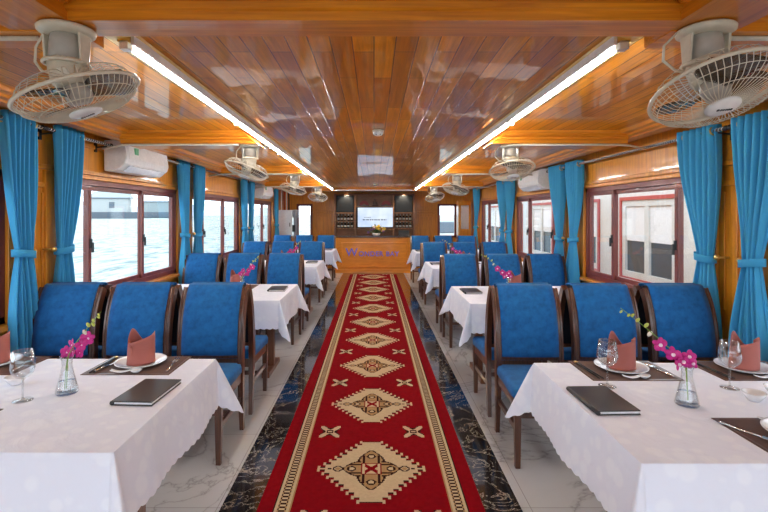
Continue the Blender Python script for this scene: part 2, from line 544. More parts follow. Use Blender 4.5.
# walls with window openings
WZ0, WZ1 = 0.76, 1.80
LEFT_OPEN = [(3.65 + 2.75 * k, 5.93 + 2.75 * k) for k in (-2, -1, 0, 1, 2)]
RIGHT_OPEN = [(3.50 + 2.68 * k, 5.54 + 2.68 * k) for k in (-2, -1, 0, 1, 2)]
def wall(side, sx, opens):
    m = MB()
    a, b = sx * XW, sx * (XW + 0.09)
    m.box(a, b, Y0, Y1 + 0.1, -0.02, WZ0); m.box(a, b, Y0, Y1 + 0.1, WZ1, 2.36)
    y = Y0
    for y0, y1 in opens + [(Y1 + 0.1, None)]:
        if y0 > y: m.box(a, b, y, y0, WZ0, WZ1)
        y = y1
    struct(m.build('wall_' + side, M_WALL))
wall('left', -1, LEFT_OPEN)
wall('right', 1, RIGHT_OPEN)
struct(MB().box(-XW, XW, Y1, Y1 + 0.09, -0.02, 0.85).box(-XW, XW, Y1, Y1 + 0.09, 1.78, 2.3)
       .box(-XW, -2.14, Y1, Y1 + 0.09, 0.85, 1.78).box(-1.70, 1.76, Y1, Y1 + 0.09, 0.85, 1.78).box(2.28, XW, Y1, Y1 + 0.09, 0.85, 1.78)
       .build('wall_back', M_PANELY))

# pillar panelling, head trim, sills, bright posts at window ends
tn = 3
for side, sx, opens in (('left', -1, LEFT_OPEN), ('right', 1, RIGHT_OPEN)):
    m = MB()
    m.box(sx * (XW - 0.025), sx * XW, Y0, Y1, 1.84, 1.875)          # rail above windows
    m.box(sx * (XW - 0.012), sx * XW, Y0, Y1, 2.075, 2.11)
    m.box(sx * (XW - 0.02), sx * XW, Y0, Y1, 0.0, 0.12)
    for (a0, a1), (b0, b1) in zip(opens[:-1], opens[1:]):
        p0, p1 = a1 + 0.05, b0 - 0.05
        w = p1 - p0
        for q in (0.16, 0.38, 0.62, 0.84):
            m.box(sx * (XW - 0.012), sx * XW, p0 + w * (q - 0.045), p0 + w * (q + 0.045), 0.82, 1.66)
        m.box(sx * (XW - 0.02), sx * XW, p0, p1, 1.70, 1.735)
    o = struct(m.build('trim_%d' % tn, M_WALL, bevel=0.004)); tn += 1
    s = MB()
    for y0, y1 in opens:
        s.box(sx * (XW - 0.075), sx * (XW + 0.02), y0 - 0.06, y1 + 0.06, WZ0 - 0.035, WZ0)
    struct(s.build('trim_%d' % tn, M_POST, bevel=0.006)); tn += 1
    s = MB()
    for y0, y1 in opens:
        for yy in (y0 - 0.055, y1 + 0.055):
            s.box(sx * (XW - 0.03), sx * XW, yy - 0.055, yy + 0.055, WZ0, WZ1 + 0.02)
        s.box(sx * (XW - 0.03), sx * XW, y0 - 0.11, y1 + 0.11, WZ1, WZ1 + 0.035)
    struct(s.build('trim_%d' % tn, M_POST, bevel=0.004)); tn += 1

# windows
wn = 1
def window(side_x, y0, y1, splits):
    global wn
    sx = side_x
    f = MB(); a, b = sx * (XW - 0.005), sx * (XW + 0.07)
    t = 0.05
    f.box(a, b, y0, y1, WZ0, WZ0 + t); f.box(a, b, y0, y1, WZ1 - t, WZ1)
    f.box(a, b, y0, y0 + t, WZ0, WZ1); f.box(a, b, y1 - t, y1, WZ0, WZ1)
    fr = struct(f.build('window_%d' % wn, M_FRAME, bevel=0.004)); wn += 1
    ed = [y0 + t] + splits + [y1 - t]
    for k in range(len(ed) - 1):
        off = 0.018 if k % 2 == 0 else 0.045
        xa, xb = sx * (XW + off - 0.013), sx * (XW + off + 0.013)
        e0, e1 = ed[k] - (0.02 if k else 0), ed[k + 1] + (0.02 if k < len(ed) - 2 else 0)
        s = MB(); w = 0.042
        s.box(xa, xb, e0, e0 + w, WZ0 + t, WZ1 - t); s.box(xa, xb, e1 - w, e1, WZ0 + t, WZ1 - t)
        s.box(xa, xb, e0 + w, e1 - w, WZ0 + t, WZ0 + t + w); s.box(xa, xb, e0 + w, e1 - w, WZ1 - t - w, WZ1 - t)
        sh = s.build('sash', M_FRAME, fr, bevel=0.003)
        xm = sx * (XW + off)
        MB().box(xm - 0.002, xm + 0.002, e0 + w, e1 - w, WZ0 + t + w, WZ1 - t - w).build('pane', M_PANE, sh)
        if k:
            l = MB(); yy = e0 + 0.02; xl = sx * (XW + 0.004)
            l.box(xl - 0.012 * sx, xl, yy - 0.012, yy + 0.012, 1.20, 1.28)
            l.box(xl - 0.03 * sx, xl - 0.012 * sx, yy - 0.006, yy + 0.006, 1.16, 1.25)
            l.build('latch', M_BLACKPL, fr)
for y0, y1 in LEFT_OPEN: window(-1, y0, y1, [y0 + 0.50, y0 + 1.45])
for y0, y1 in RIGHT_OPEN: window(1, y0, y1, [y0 + 0.40, y0 + 1.44])
for x0, x1 in ((-2.14, -1.70), (1.76, 2.28)):
    f = MB(); t = 0.06
    z0, z1 = 0.85, 1.78; ya, yb = Y1 - 0.015, Y1 + 0.07
    f.box(x0, x1, ya, yb, z0, z0 + t); f.box(x0, x1, ya, yb, z1 - t, z1); f.box(x0, x0 + t, ya, yb, z0, z1); f.box(x1 - t, x1, ya, yb, z0, z1)
    fr = struct(f.build('window_%d' % wn, M_FRAME, bevel=0.004)); wn += 1
    MB().box(x0 + t, x1 - t, Y1 + 0.03, Y1 + 0.034, z0 + t, z1 - t).build('pane', M_PANE, fr)

# wood panels of the back wall beside the bar
m = MB()
for x0, x1 in ((-1.66, -1.10), (1.16, 1.72)):
    for z0, z1 in ((0.55, 1.50), (1.60, 1.98)):
        m.box(x0, x1, Y1 - 0.03, Y1, z0, z1); m.box(x0 + 0.10, x1 - 0.10, Y1 - 0.045, Y1 - 0.03, z0 + 0.10, z1 - 0.08)
    m.box(x0 - 0.02, x1 + 0.02, Y1 - 0.04, Y1, 1.525, 1.57)
struct(m.build('trim_9', M_PANELY, bevel=0.006))

# ------------------------------------------------------------------ outside
wt = MB().box(-700, 700, -120, 900, -0.95, -0.85).build('water', M_WATER)
struct(wt)
# far shore
def hill_mesh(x0, y0, x1, y1, h, seed):
    rnd = random.Random(seed); m = MB(); n = 40
    hs = [h * (0.45 + 0.55 * abs(math.sin(i * 0.37 + seed)) * (0.7 + 0.3 * rnd.random())) for i in range(n)]
    def fn(u, v):
        i = min(n - 1, int(u * (n - 1) + 0.5))
        d = Vector((y1 - y0, x0 - x1, 0)).normalized()
        p = Vector((x0 + (x1 - x0) * u, y0 + (y1 - y0) * u, 0)) + d * (30 * (v - 0.5) * 2)
        return (p.x, p.y, -0.9 + hs[i] * max(0, math.sin(PI * v)))
    return m.grid(fn, n, 9)
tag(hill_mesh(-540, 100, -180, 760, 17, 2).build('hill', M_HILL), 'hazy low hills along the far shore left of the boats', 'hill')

# white house boat seen through the nearest left window
hb = thing('house_boat', 'white house boat with a grey hull far out on the water', 'boat', (-132, 240, -0.86))
L2 = 4.6
h = MB(); vv = []
for (yy, w0, w1) in ((-L2, 0.2, 0.5), (-L2 * 0.75, 1.0, 1.3), (L2 * 0.8, 1.2, 1.4), (L2, 0.9, 1.1)):
    vv += [(yy, -w0, 0), (yy, w0, 0), (yy, w1, 1.2), (yy, -w1, 1.2)]
fs = []
for i in range(3):
    for k in range(4): fs.append((i * 4 + k, i * 4 + (k + 1) % 4, (i + 1) * 4 + (k + 1) % 4, (i + 1) * 4 + k))
fs += [(3, 2, 1, 0), (12, 13, 14, 15)]
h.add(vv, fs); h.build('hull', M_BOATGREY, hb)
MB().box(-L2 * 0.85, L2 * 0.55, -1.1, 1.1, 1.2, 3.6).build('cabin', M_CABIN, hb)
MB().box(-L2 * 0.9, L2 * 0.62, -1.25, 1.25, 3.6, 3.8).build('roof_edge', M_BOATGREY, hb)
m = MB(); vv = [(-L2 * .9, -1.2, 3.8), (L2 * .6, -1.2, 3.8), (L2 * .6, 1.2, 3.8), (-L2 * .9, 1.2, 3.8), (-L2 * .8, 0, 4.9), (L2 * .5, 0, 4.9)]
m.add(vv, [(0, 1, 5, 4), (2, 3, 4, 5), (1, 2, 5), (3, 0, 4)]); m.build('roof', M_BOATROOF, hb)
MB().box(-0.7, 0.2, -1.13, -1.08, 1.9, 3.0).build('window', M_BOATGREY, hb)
m = MB()
for q in (0.66, 0.80, 0.94): m.box(L2 * q - 0.06, L2 * q + 0.06, -1.0, -0.88, 1.2, 3.6)
m.box(L2 * .6, L2, -1.05, -0.95, 3.5, 3.65); m.box(L2 * .6, L2, -1.05, -0.95, 2.1, 2.2)
m.build('deck_rail', M_BOATWHITE, hb)
hb.rotation_euler = (0, 0, R(10)); hb.scale = (2.8, 2.8, 2.8)
hb2 = thing('house_boat', 'pale boat with grey hull half hidden behind the left window sash', 'boat', (-125, 275, -0.86)); hb2.scale = (1.5, 1.5, 2.2)
h = MB(); h.add([(x, y, z) for x, y, z in vv[:0]], [])
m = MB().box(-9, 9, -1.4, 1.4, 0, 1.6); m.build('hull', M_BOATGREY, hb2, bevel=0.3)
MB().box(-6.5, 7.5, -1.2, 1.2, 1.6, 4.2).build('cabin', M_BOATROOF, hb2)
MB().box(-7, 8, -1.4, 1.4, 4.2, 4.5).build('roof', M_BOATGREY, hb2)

# neighbouring white boat moored on the right
nb = thing('moored_boat', 'white neighbouring boat with red trimmed windows moored along the right side', 'boat', (0, 0, -0.86))
NX = 4.35
MB().box(NX - 0.12, NX + 3.2, 1.0, 24.0, 0.0, 0.95).build('hull', M_BOATRED, nb, bevel=0.05)
m = MB()
NW = [(6.75 + 2.35 * k, 8.22 + 2.35 * k) for k in range(-2, 7)]
nz0, nz1 = 0.43 + 0.86, 1.73 + 0.86
m.box(NX, NX + 0.1, 1.2, 23.5, 0.95, nz0); m.box(NX, NX + 0.1, 1.2, 23.5, nz1, 2.98)
y = 1.2
for a, b in NW + [(23.5, None)]:
    if a > y: m.box(NX, NX + 0.1, y, a, nz0, nz1)
    y = b
m.box(NX + 2.9, NX + 3.0, 1.2, 23.5, 0.95, 2.98)
m.build('cabin_wall', M_BOATWHITE, nb)
MB().box(NX - 0.05, NX + 3.1, 1.1, 23.7, 2.98, 3.06).build('roof', M_BOATROOF, nb)
for a, b in NW:
    f = MB()
    for (p0, p1, q0, q1) in ((a - .06, b + .06, nz0 - .06, nz0), (a - .06, b + .06, nz1, nz1 + .06), (a - .06, a, nz0, nz1), (b, b + .06, nz0, nz1)):
        f.box(NX - 0.03, NX + 0.02, p0, p1, q0, q1)
    f.build('window_trim', M_BOATRED, nb)
    f = MB(); t = 0.10
    f.box(NX - 0.01, NX + 0.06, a, b, nz0, nz0 + t); f.box(NX - 0.01, NX + 0.06, a, b, nz1 - t, nz1)
    f.box(NX - 0.01, NX + 0.06, a, a + t, nz0 + t, nz1 - t); f.box(NX - 0.01, NX + 0.06, b - t, b, nz0 + t, nz1 - t)
    mid = (a + b) / 2
    f.box(NX - 0.01, NX + 0.06, mid - 0.06, mid + 0.06, nz0 + t, nz1 - t)
    wf = f.build('window_frame', M_BOATWHITE, nb)
    MB().box(NX + 0.03, NX + 0.035, a + t, b - t, nz0 + t, nz1 - t).build('pane', M_BOATGLASS, wf)
    g = MB().box(NX + 0.015, NX + 0.028, a + t, mid - 0.06, nz0 + 0.62, nz1 - t).box(NX + 0.015, NX + 0.028, mid + 0.06, b - t, nz0 + 0.62, nz1 - t)
    g.build('curtain', M_PAPER, wf)
# small boat seen through the right end window
db = thing('motor_boat', 'small white motor boat beyond the right end window', 'boat', (4.6, 29.0, -0.86), R(25))
if True:
    m = MB(); m.add([(-1.6, -0.5, 0.2), (-1.6, 0.5, 0.2), (1.2, 0.4, 0.2), (2.2, 0, 0.6), (1.2, -0.4, 0.2), (-1.6, -0.7, 1.2), (-1.6, 0.7, 1.2), (1.3, 0.6, 1.2), (2.6, 0, 1.35), (1.3, -0.6, 1.2), (0, 0, -0.1)],
                [(0, 1, 2, 3, 4), (5, 9, 8, 7, 6), (0, 5, 6, 1), (1, 6, 7, 2), (2, 7, 8, 3), (3, 8, 9, 4), (4, 9, 5, 0)])
    m.build('hull', M_BOATWHITE, db)
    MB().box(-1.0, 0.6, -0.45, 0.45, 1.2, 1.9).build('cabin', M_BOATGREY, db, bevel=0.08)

# ------------------------------------------------------------------ carpet runner
def carpet():
    PX = 0.0075; PER = 0.936
    nx = int(1.152 / PX / 2)          # half width in pixels
    ny = int(PER / PX / 2)
    def cell(x, y):                   # x,y metres from medallion centre, symmetric
        x = abs(x); y = abs(y)
        # border stripes
        if x > 0.576: return 0
        if 0.485 < x < 0.495: return 3
        if 0.415 < x <= 0.485:
            if 0.472 < x or x < 0.426: return 1
            ph = (y / 0.030) % 1.0
            dx = (x - 0.449) / 0.020; dy = (ph - 0.5) / 0.5
            d = dx * dx + dy * dy
            if 0.55 < d < 1.05: return 3
            return 2 if d >= 1.05 else 1
        if 0.405 < x <= 0.415: return 2
        # medallion, stepped diamond
        st = 0.0375
        ys = math.floor(y / st) * st
        lim = 0.272 * (1 - ys / 0.335)
        lim = math.floor(lim / 0.015 + 0.5) * 0.015
        if y < 0.318 and x < lim:
            if x < 0.062 and y < 0.062:            # centre field with a cross
                if x > 0.052 or y > 0.052: return 4
                if abs(x - y) < 0.017 and x < 0.036: return 4
                return 1
            for (u, w, ln) in ((x, y, 0.105), (y, x, 0.150)):
                t = (u - 0.062) / ln                # four lobed petals
                if 0 <= t <= 1:
                    wid = 0.080 * math.sin(PI * min(1, t * 0.62 + 0.38)) ** 0.8 * (1 - 0.22 * t) + 0.004
                    if w < wid - 0.011:
                        c = math.hypot(u - 0.062 - ln * 0.5, w)
                        if c < 0.015: return 1
                        if c < 0.027: return 3
                        if abs(w - 0.045) < 0.006 and t < 0.6: return 3
                        return 2
                    if w < wid: return 3
            c = math.hypot(x - 0.195, y)
            if c < 0.012: return 2
            if c < 0.030: return 1 if c < 0.020 else 3
            if math.hypot(x - 0.245, y) < 0.010: return 3
            return 1
        if y < 0.318 + 0.02 and x < lim + 0.045:       # hooks on the steps
            fy = (y - ys) / st
            if fy < 0.30: return 1
            if x > lim + 0.030: return 1 if fy < 0.75 else 0
            if fy < 0.62: return 3
            return 0
        # corner stars: four leaves round a dark cross
        sx_ = abs(x - 0.285) / 0.066; sy = abs(y - PER / 2) / 0.082
        if sx_ < 1 and sy < 1:
            if abs(sx_ - sy) < 0.33 and max(sx_, sy) > 0.30: return 1
            if sy < 0.16 and sx_ < 0.75: return 1 if sx_ < 0.2 else 3
            if sx_ < 0.16 and sy < 0.7: return 3
            if abs(sx_ - sy) < 0.50: return 3
        return 0
    rows = []
    for j in range(-ny, ny):
        y = (j + 0.5) * PX
        rows.append([cell((i + 0.5) * PX, y) for i in range(-nx, nx)])
    H, Wd = len(rows), len(rows[0])
    used = [[False] * Wd for _ in range(H)]
    rects = []
    for j in range(H):
        for i in range(Wd):
            if used[j][i]: continue
            c = rows[j][i]; i2 = i
            while i2 + 1 < Wd and rows[j][i2 + 1] == c and not used[j][i2 + 1]: i2 += 1
            j2 = j
            while j2 + 1 < H and all(rows[j2 + 1][k] == c and not used[j2 + 1][k] for k in range(i, i2 + 1)): j2 += 1
            for jj in range(j, j2 + 1):
                for k in range(i, i2 + 1): used[jj][k] = True
            rects.append((i, j, i2 + 1, j2 + 1, c))
    m = MB(); zt = 0.010
    cy = 2.75
    k0 = -2
    for k in range(k0, 10):
        yc = cy + 0.936 * k
        for i, j, i2, j2, c in rects:
            ya, yb = yc + (j - ny) * PX * PER / (2 * ny * PX), yc + (j2 - ny) * PX * PER / (2 * ny * PX)
            if ya > 11.9: continue
            yb = min(yb, 11.9)
            xa, xb = CX + (i - nx) * PX, CX + (i2 - nx) * PX
            m.add([(xa, ya, zt), (xb, ya, zt), (xb, yb, zt), (xa, yb, zt)], [(0, 1, 2, 3)], c)
    ys = cy + 0.936 * k0 - 0.468; xa, xb = CX - nx * PX, CX + nx * PX
    ye = min(11.9, cy + 0.936 * 9 + 0.468)
    # pile edge and underside
    m.box(xa, xb, ys, ye, 0.003, zt - 0.0008, 0)
    for x in (xa, xb): m.box(x - 0.004, x + 0.004, ys, ye, 0.003, zt + 0.0006, 0)
    return m
o = carpet()
me = o.mesh('carpet_runner', [M_RED, M_CREAM, M_TAN, M_DARK, M_RED])
o = bpy.data.objects.new('carpet_runner', me); col.objects.link(o)
tag(o, 'red patterned carpet runner with cream diamond medallions along the aisle', 'carpet')

# ------------------------------------------------------------------ light strips
for side, sx in (('left', -1), ('right', 1)):
    t = thing('light_strip', 'long fluorescent light strip along the %s edge of the plank ceiling' % side, 'ceiling light', (0, 0, 0))
    ya, yb = 1.87, 11.2
    def bar(x0, x1, d0, d1, name, mat, a=ya, b=yb):
        m = MB(); vv = []
        for y in (a, b):
            for x, d in ((x0, d0), (x1, d0), (x1, d1), (x0, d1)): vv.append((sx * x, y, zc(y) - d))
        m.add(vv, [(0, 1, 2, 3), (7, 6, 5, 4), (0, 4, 5, 1), (1, 5, 6, 2), (2, 6, 7, 3), (3, 7, 4, 0)])
        return m.build(name, mat, t)
    bar(0.972, 1.022, 0.022, 0.040, 'channel', M_GOLDTRIM)
    bar(0.955, 0.968, 0.016, 0.050, 'side_rail', M_WHITE)
    n = 6; L = (yb - ya) / n
    for k in range(n):
        a, b = ya + k * L + 0.02, ya + (k + 1) * L - 0.02
        m = MB().tube([(sx * 0.997, a, zc(a) - 0.052), (sx * 0.997, b, zc(b) - 0.050)], 0.007, 10)
        m.build('tube', M_TUBE, t)
    for k in range(n + 1):
        y = min(max(ya + k * L, ya + 0.02), yb - 0.02)
        MB().box(sx * 0.980, sx * 1.014, y - 0.02, y + 0.02, zc(y) - 0.068, zc(y) - 0.036).build('lamp_holder', M_WHITE, t)
tag(MB().box(-0.92, 0.92, 11.32, 11.349, zc(11.3) - 0.072, zc(11.3) - 0.05).build('cable_duct', M_WHITE), 'white cable duct along the beam above the bar', 'duct')

# smoke detectors
def make_detector():
    t = thing('smoke_detector', '', '')
    MB().lathe([(0.05, 0.0), (0.05, -0.012), (0.046, -0.018)], 20).build('base', M_IVORY, t)
    MB().lathe([(0.046, -0.018), (0.044, -0.032), (0.030, -0.046), (0.012, -0.052)], 20).build('cover', M_WHITE, t)
    m = MB()
    for k in range(6):
        a = k * PI / 3; m.box(0.034 * math.cos(a) - 0.004, 0.034 * math.cos(a) + 0.004, 0.034 * math.sin(a) - 0.004, 0.034 * math.sin(a) + 0.004, -0.046, -0.036)
    m.build('vent', M_BLACKPL, t)
    return t
first_or_dup(PROTO, 'det', make_detector, (0.035, 3.95, zc(3.95) - 0.001), 0, 'round white smoke detector in the middle of the plank ceiling', 'smoke detector')
first_or_dup(PROTO, 'det', make_detector, (0.03, 10.1, zc(10.1) - 0.001), 0, 'small white smoke detector far back just before the bar beam', 'smoke detector')

# ------------------------------------------------------------------ fans
def make_fan():
    t = thing('ceiling_fan', '', '')
    MB().lathe([(0.082, 0.0), (0.087, -0.006), (0.085, -0.016), (0.072, -0.024), (0.03, -0.026)], 32).build('mounting_plate', M_IVORY, t)
    m = MB()
    for s in (-1, 1):
        m.add([(s * 0.058, -0.030, -0.018), (s * 0.066, -0.030, -0.018), (s * 0.066, 0.030, -0.018), (s * 0.058, 0.030, -0.018),
               (s * 0.058, -0.018, -0.125), (s * 0.066, -0.018, -0.125), (s * 0.066, 0.018, -0.125), (s * 0.058, 0.018, -0.125)],
              [(3, 2, 1, 0), (4, 5, 6, 7), (0, 1, 5, 4), (1, 2, 6, 5), (2, 3, 7, 6), (3, 0, 4, 7)])
    m.tube([(0.066 * math.cos(a), 0.066 * math.sin(a), -0.118) for a in [k * PI / 12 for k in range(24)]], 0.007, 6, closed=True)
    m.build('yoke', M_IVORY, t, bevel=0.002)
    MB().tube([(-0.09, 0.01, -0.012), (-0.125, 0.02, -0.05), (-0.128, 0.02, -0.10), (-0.095, 0.01, -0.135), (-0.05, 0, -0.15)], 0.0045, 6).build('cord', M_IVORY, t)
    MB().lathe([(0.046, -0.02), (0.050, -0.05), (0.052, -0.11)], 20).build('neck', M_GREYPL, t)
    hd = MB().lathe([(0.030, 0.035), (0.050, 0.025), (0.058, 0.0), (0.060, -0.050), (0.046, -0.070)], 24).build('motor_housing', M_IVORY, t)
    hd.location = (0, 0, -0.125)
    Rr = 0.192; zz = -0.095
    def at(r, z, a): return (r * math.cos(a), r * math.sin(a), z + zz)
    g = MB()
    NS = 60
    for k in range(NS):
        a = 2 * PI * k / NS
        front = [(0.050, -0.062, 0), (0.100, -0.060, 0.06), (0.145, -0.050, 0.11), (0.175, -0.028, 0.14), (0.190, 0.0, 0.15)]
        g.tube([at(r, z, a + w) for r, z, w in front], 0.0013, 4, cap=False)
        back = [(0.058, 0.052, 0), (0.120, 0.054, -0.05), (0.166, 0.040, -0.09), (0.190, 0.0, -0.10)]
        if k % 2 == 0: g.tube([at(r, z, a + w) for r, z, w in back], 0.0013, 4, cap=False)
    for r, z in ((0.132, -0.054), (0.158, 0.0445), (0.175, -0.029)):
        g.tube([at(r, z, 2 * PI * k / 48) for k in range(48)], 0.0014, 4, closed=True)
    g.build('guard', M_IVORY, hd)
    rm = MB().tube([at(Rr, 0, 2 * PI * k / 64) for k in range(64)], 0.0065, 8, closed=True)
    rm.build('guard_rim', M_IVORY, hd)
    MB().lathe([(0.052, -0.060 + zz), (0.050, -0.069 + zz), (0.035, -0.075 + zz), (0.002, -0.077 + zz)], 28).build('hub_cap', M_WHITE, hd)
    lg = MB()
    for i, (x, w) in enumerate(((-0.022, 0.006), (-0.012, 0.005), (-0.004, 0.005), (0.004, 0.005), (0.012, 0.005), (0.020, 0.005))):
        lg.box(x, x + w, -0.004, 0.004, -0.0785 + zz, -0.0755 + zz)
    lg.build('logo', M_BLACKPL, hd)
    b = MB()
    for k in range(3):
        a0 = 2 * PI * k / 3
        def fn(u, v):
            r = 0.045 + 0.130 * v
            half = 0.28 + 0.42 * math.sin(PI * min(1, v * 0.75 + 0.12))
            a = a0 + (u - 0.5) * 2 * half + 0.35 * v
            return (r * math.cos(a), r * math.sin(a), zz + 0.020 * (0.5 - u) * 2)
        b.grid(fn, 10, 8)
    b.build('blades', M_BLADE, hd, solid=0.002)
    MB().lathe([(0.040, 0.03 + zz), (0.044, 0.0 + zz), (0.036, -0.03 + zz)], 20).build('blade_hub', M_GREYPL, hd)
    return t
FANS = [(-1.02, 1.56, 2.116, -8, -19, 'big white ceiling fan at the upper left hanging nearest the camera', -4),
        (1.10, 1.56, 2.116, 22, -5, 'big white ceiling fan at the upper right with its cage tilted to the aisle', 0),
        (-1.08, 4.10, None, 10, 17, 'white ceiling fan beside the first left air conditioner, under the second beam', 0),
        (1.19, 4.10, None, 18, -3, 'white ceiling fan in front of the right air conditioner, under the second beam', 0),
        (-1.14, 6.78, None, 8, 14, 'white ceiling fan on the left under the third beam', 0),
        (1.20, 6.78, None, 12, 16, 'white ceiling fan on the right under the third beam', 0),
        (-1.12, 9.42, None, 22, 2, 'small looking ceiling fan at far left under the last beam by the bar', 0),
        (1.20, 9.42, None, 22, -10, 'small looking ceiling fan at far right under the last beam by the bar', 0)]
for x, y, z, tx, ty, lab, tz in FANS:
    if z is None: z = zc(min(BEAM_Y, key=lambda b: abs(b - y))) - 0.105
    f = first_or_dup(PROTO, 'fan', make_fan, (x, y, z - 0.001), R(tz), lab, 'fan', 'ceiling fans under the beams')
    for c in kids(f):
        if c.name.startswith('motor_housing'): c.rotation_euler = (R(-tx), R(ty), 0)

# conduits under the beams
for i, by in enumerate(BEAM_Y):
    for side, sx in (('left', -1), ('right', 1)):
        z = zc(by) - (0.115 if i == 0 else 0.105) - 0.009
        y = by + (0.09 if i == 0 else 0.02)
        m = MB().tube([(sx * 1.16, y, z), (sx * 1.9, y, z), (sx * 2.08, y, z), (sx * 2.2, y + 0.02, z - 0.005), (sx * 2.38, y + 0.10, z - 0.02)], 0.009, 8)
        o = m.build('conduit', M_IVORY)
        w = ['nearest', 'second', 'third', 'last'][i]
        tag(o, 'thin white conduit under the %s beam on the %s' % (w, side), 'conduit', 'conduits under the beams')

# ------------------------------------------------------------------ air conditioners
def make_ac():
    t = thing('air_conditioner', '', '')
    prof = [(0.0, 0.0), (0.0, 0.285), (0.155, 0.285), (0.195, 0.26), (0.215, 0.12), (0.200, 0.07), (0.13, 0.012), (0.06, 0.0)]
    m = MB(); L = 0.44; n = len(prof)
    vv = [(p, -L, z) for p, z in prof] + [(p, L, z) for p, z in prof]
    m.add(vv, [(k, (k + 1) % n, n + (k + 1) % n, n + k) for k in range(n)] + [tuple(range(n)), tuple(range(n, 2 * n))])
    m.build('casing', M_WHITE, t, bevel=0.012)
    m = MB(); m.add([(0.216, -0.40, 0.115), (0.216, 0.40, 0.115), (0.199, 0.40, 0.250), (0.199, -0.40, 0.250), (0.221, -0.40, 0.115), (0.221, 0.40, 0.115), (0.204, 0.40, 0.250), (0.204, -0.40, 0.250)],
                    [(0, 1, 2, 3), (7, 6, 5, 4), (0, 4, 5, 1), (1, 5, 6, 2), (2, 6, 7, 3), (3, 7, 4, 0)])
    m.build('front_panel', M_WHITE, t, bevel=0.002)
    m = MB(); m.add([(0.196, -0.37, 0.055), (0.196, 0.37, 0.055), (0.136, 0.37, 0.006), (0.136, -0.37, 0.006), (0.206, -0.37, 0.050), (0.206, 0.37, 0.050), (0.142, 0.37, -0.002), (0.142, -0.37, -0.002)],
                    [(0, 1, 2, 3), (7, 6, 5, 4), (0, 4, 5, 1), (1, 5, 6, 2), (2, 6, 7, 3), (3, 7, 4, 0)])
    m.build('louver', M_CERAMIC, t)
    m = MB().box(0.205, 0.2225, -0.30, -0.24, 0.165, 0.225); m.build('energy_sticker', plain('sticker_green', (0.10, 0.42, 0.22), rough=0.5), t)
    return t
first_or_dup(PROTO, 'ac', make_ac, (-XW + 0.026, 4.74, 1.895), 0, 'white wall air conditioner over the nearest left window', 'air conditioner', 'air conditioners')
first_or_dup(PROTO, 'ac', make_ac, (-XW + 0.026, 10.1, 1.835), 0, 'white wall air conditioner far back on the left wall', 'air conditioner', 'air conditioners')
first_or_dup(PROTO, 'ac', make_ac, (XW - 0.026, 6.95, 1.850), PI, 'white wall air conditioner on the right wall behind the fan', 'air conditioner', 'air conditioners')

# ------------------------------------------------------------------ curtain rods, curtains, holdbacks
AC_Y = {-1: [4.74, 10.1], 1: [6.95]}
ROD = {-1: 2.125, 1: 2.085}
XR = {-1: 2.395, 1: 2.395}
ords = ['first', 'second', 'third', 'fourth', 'fifth']
def rod(sx, y0, y1, label):
    t = thing('curtain_rod', label, 'curtain rod', (0, 0, 0), 0, 'curtain rods')
    z = ROD[sx]; x = sx * XR[sx]
    MB().tube([(x, y0, z), (x, y1, z)], 0.011, 8).build('pole', M_BLACKPL, t)
    m = MB(); n = int((y1 - y0) / 0.03)
    pts = []
    for i in range(n * 6 + 1):
        a = 2 * PI * i / 6
        pts.append((x + 0.0115 * math.cos(a), y0 + (y1 - y0) * i / (n * 6), z + 0.0115 * math.sin(a)))
    m.tube(pts, 0.0035, 4)
    m.build('white_spiral', M_WHITE, t)
    for yy in (y0 + 0.06, y1 - 0.06):
        m = MB().tube([(x, yy, z - 0.004), (x, yy, z - 0.02), (sx * (XW - 0.005), yy, z - 0.03)], 0.006, 6).box(sx * (XW - 0.013), sx * XW, yy - 0.015, yy + 0.015, z - 0.07, z + 0.01)
        m.build('bracket', M_BLACKPL, t)
        MB().ball((x, y0 - 0.012 if yy < (y0 + y1) / 2 else y1 + 0.012, z), 0.018).build('finial', M_BLACKPL, t)

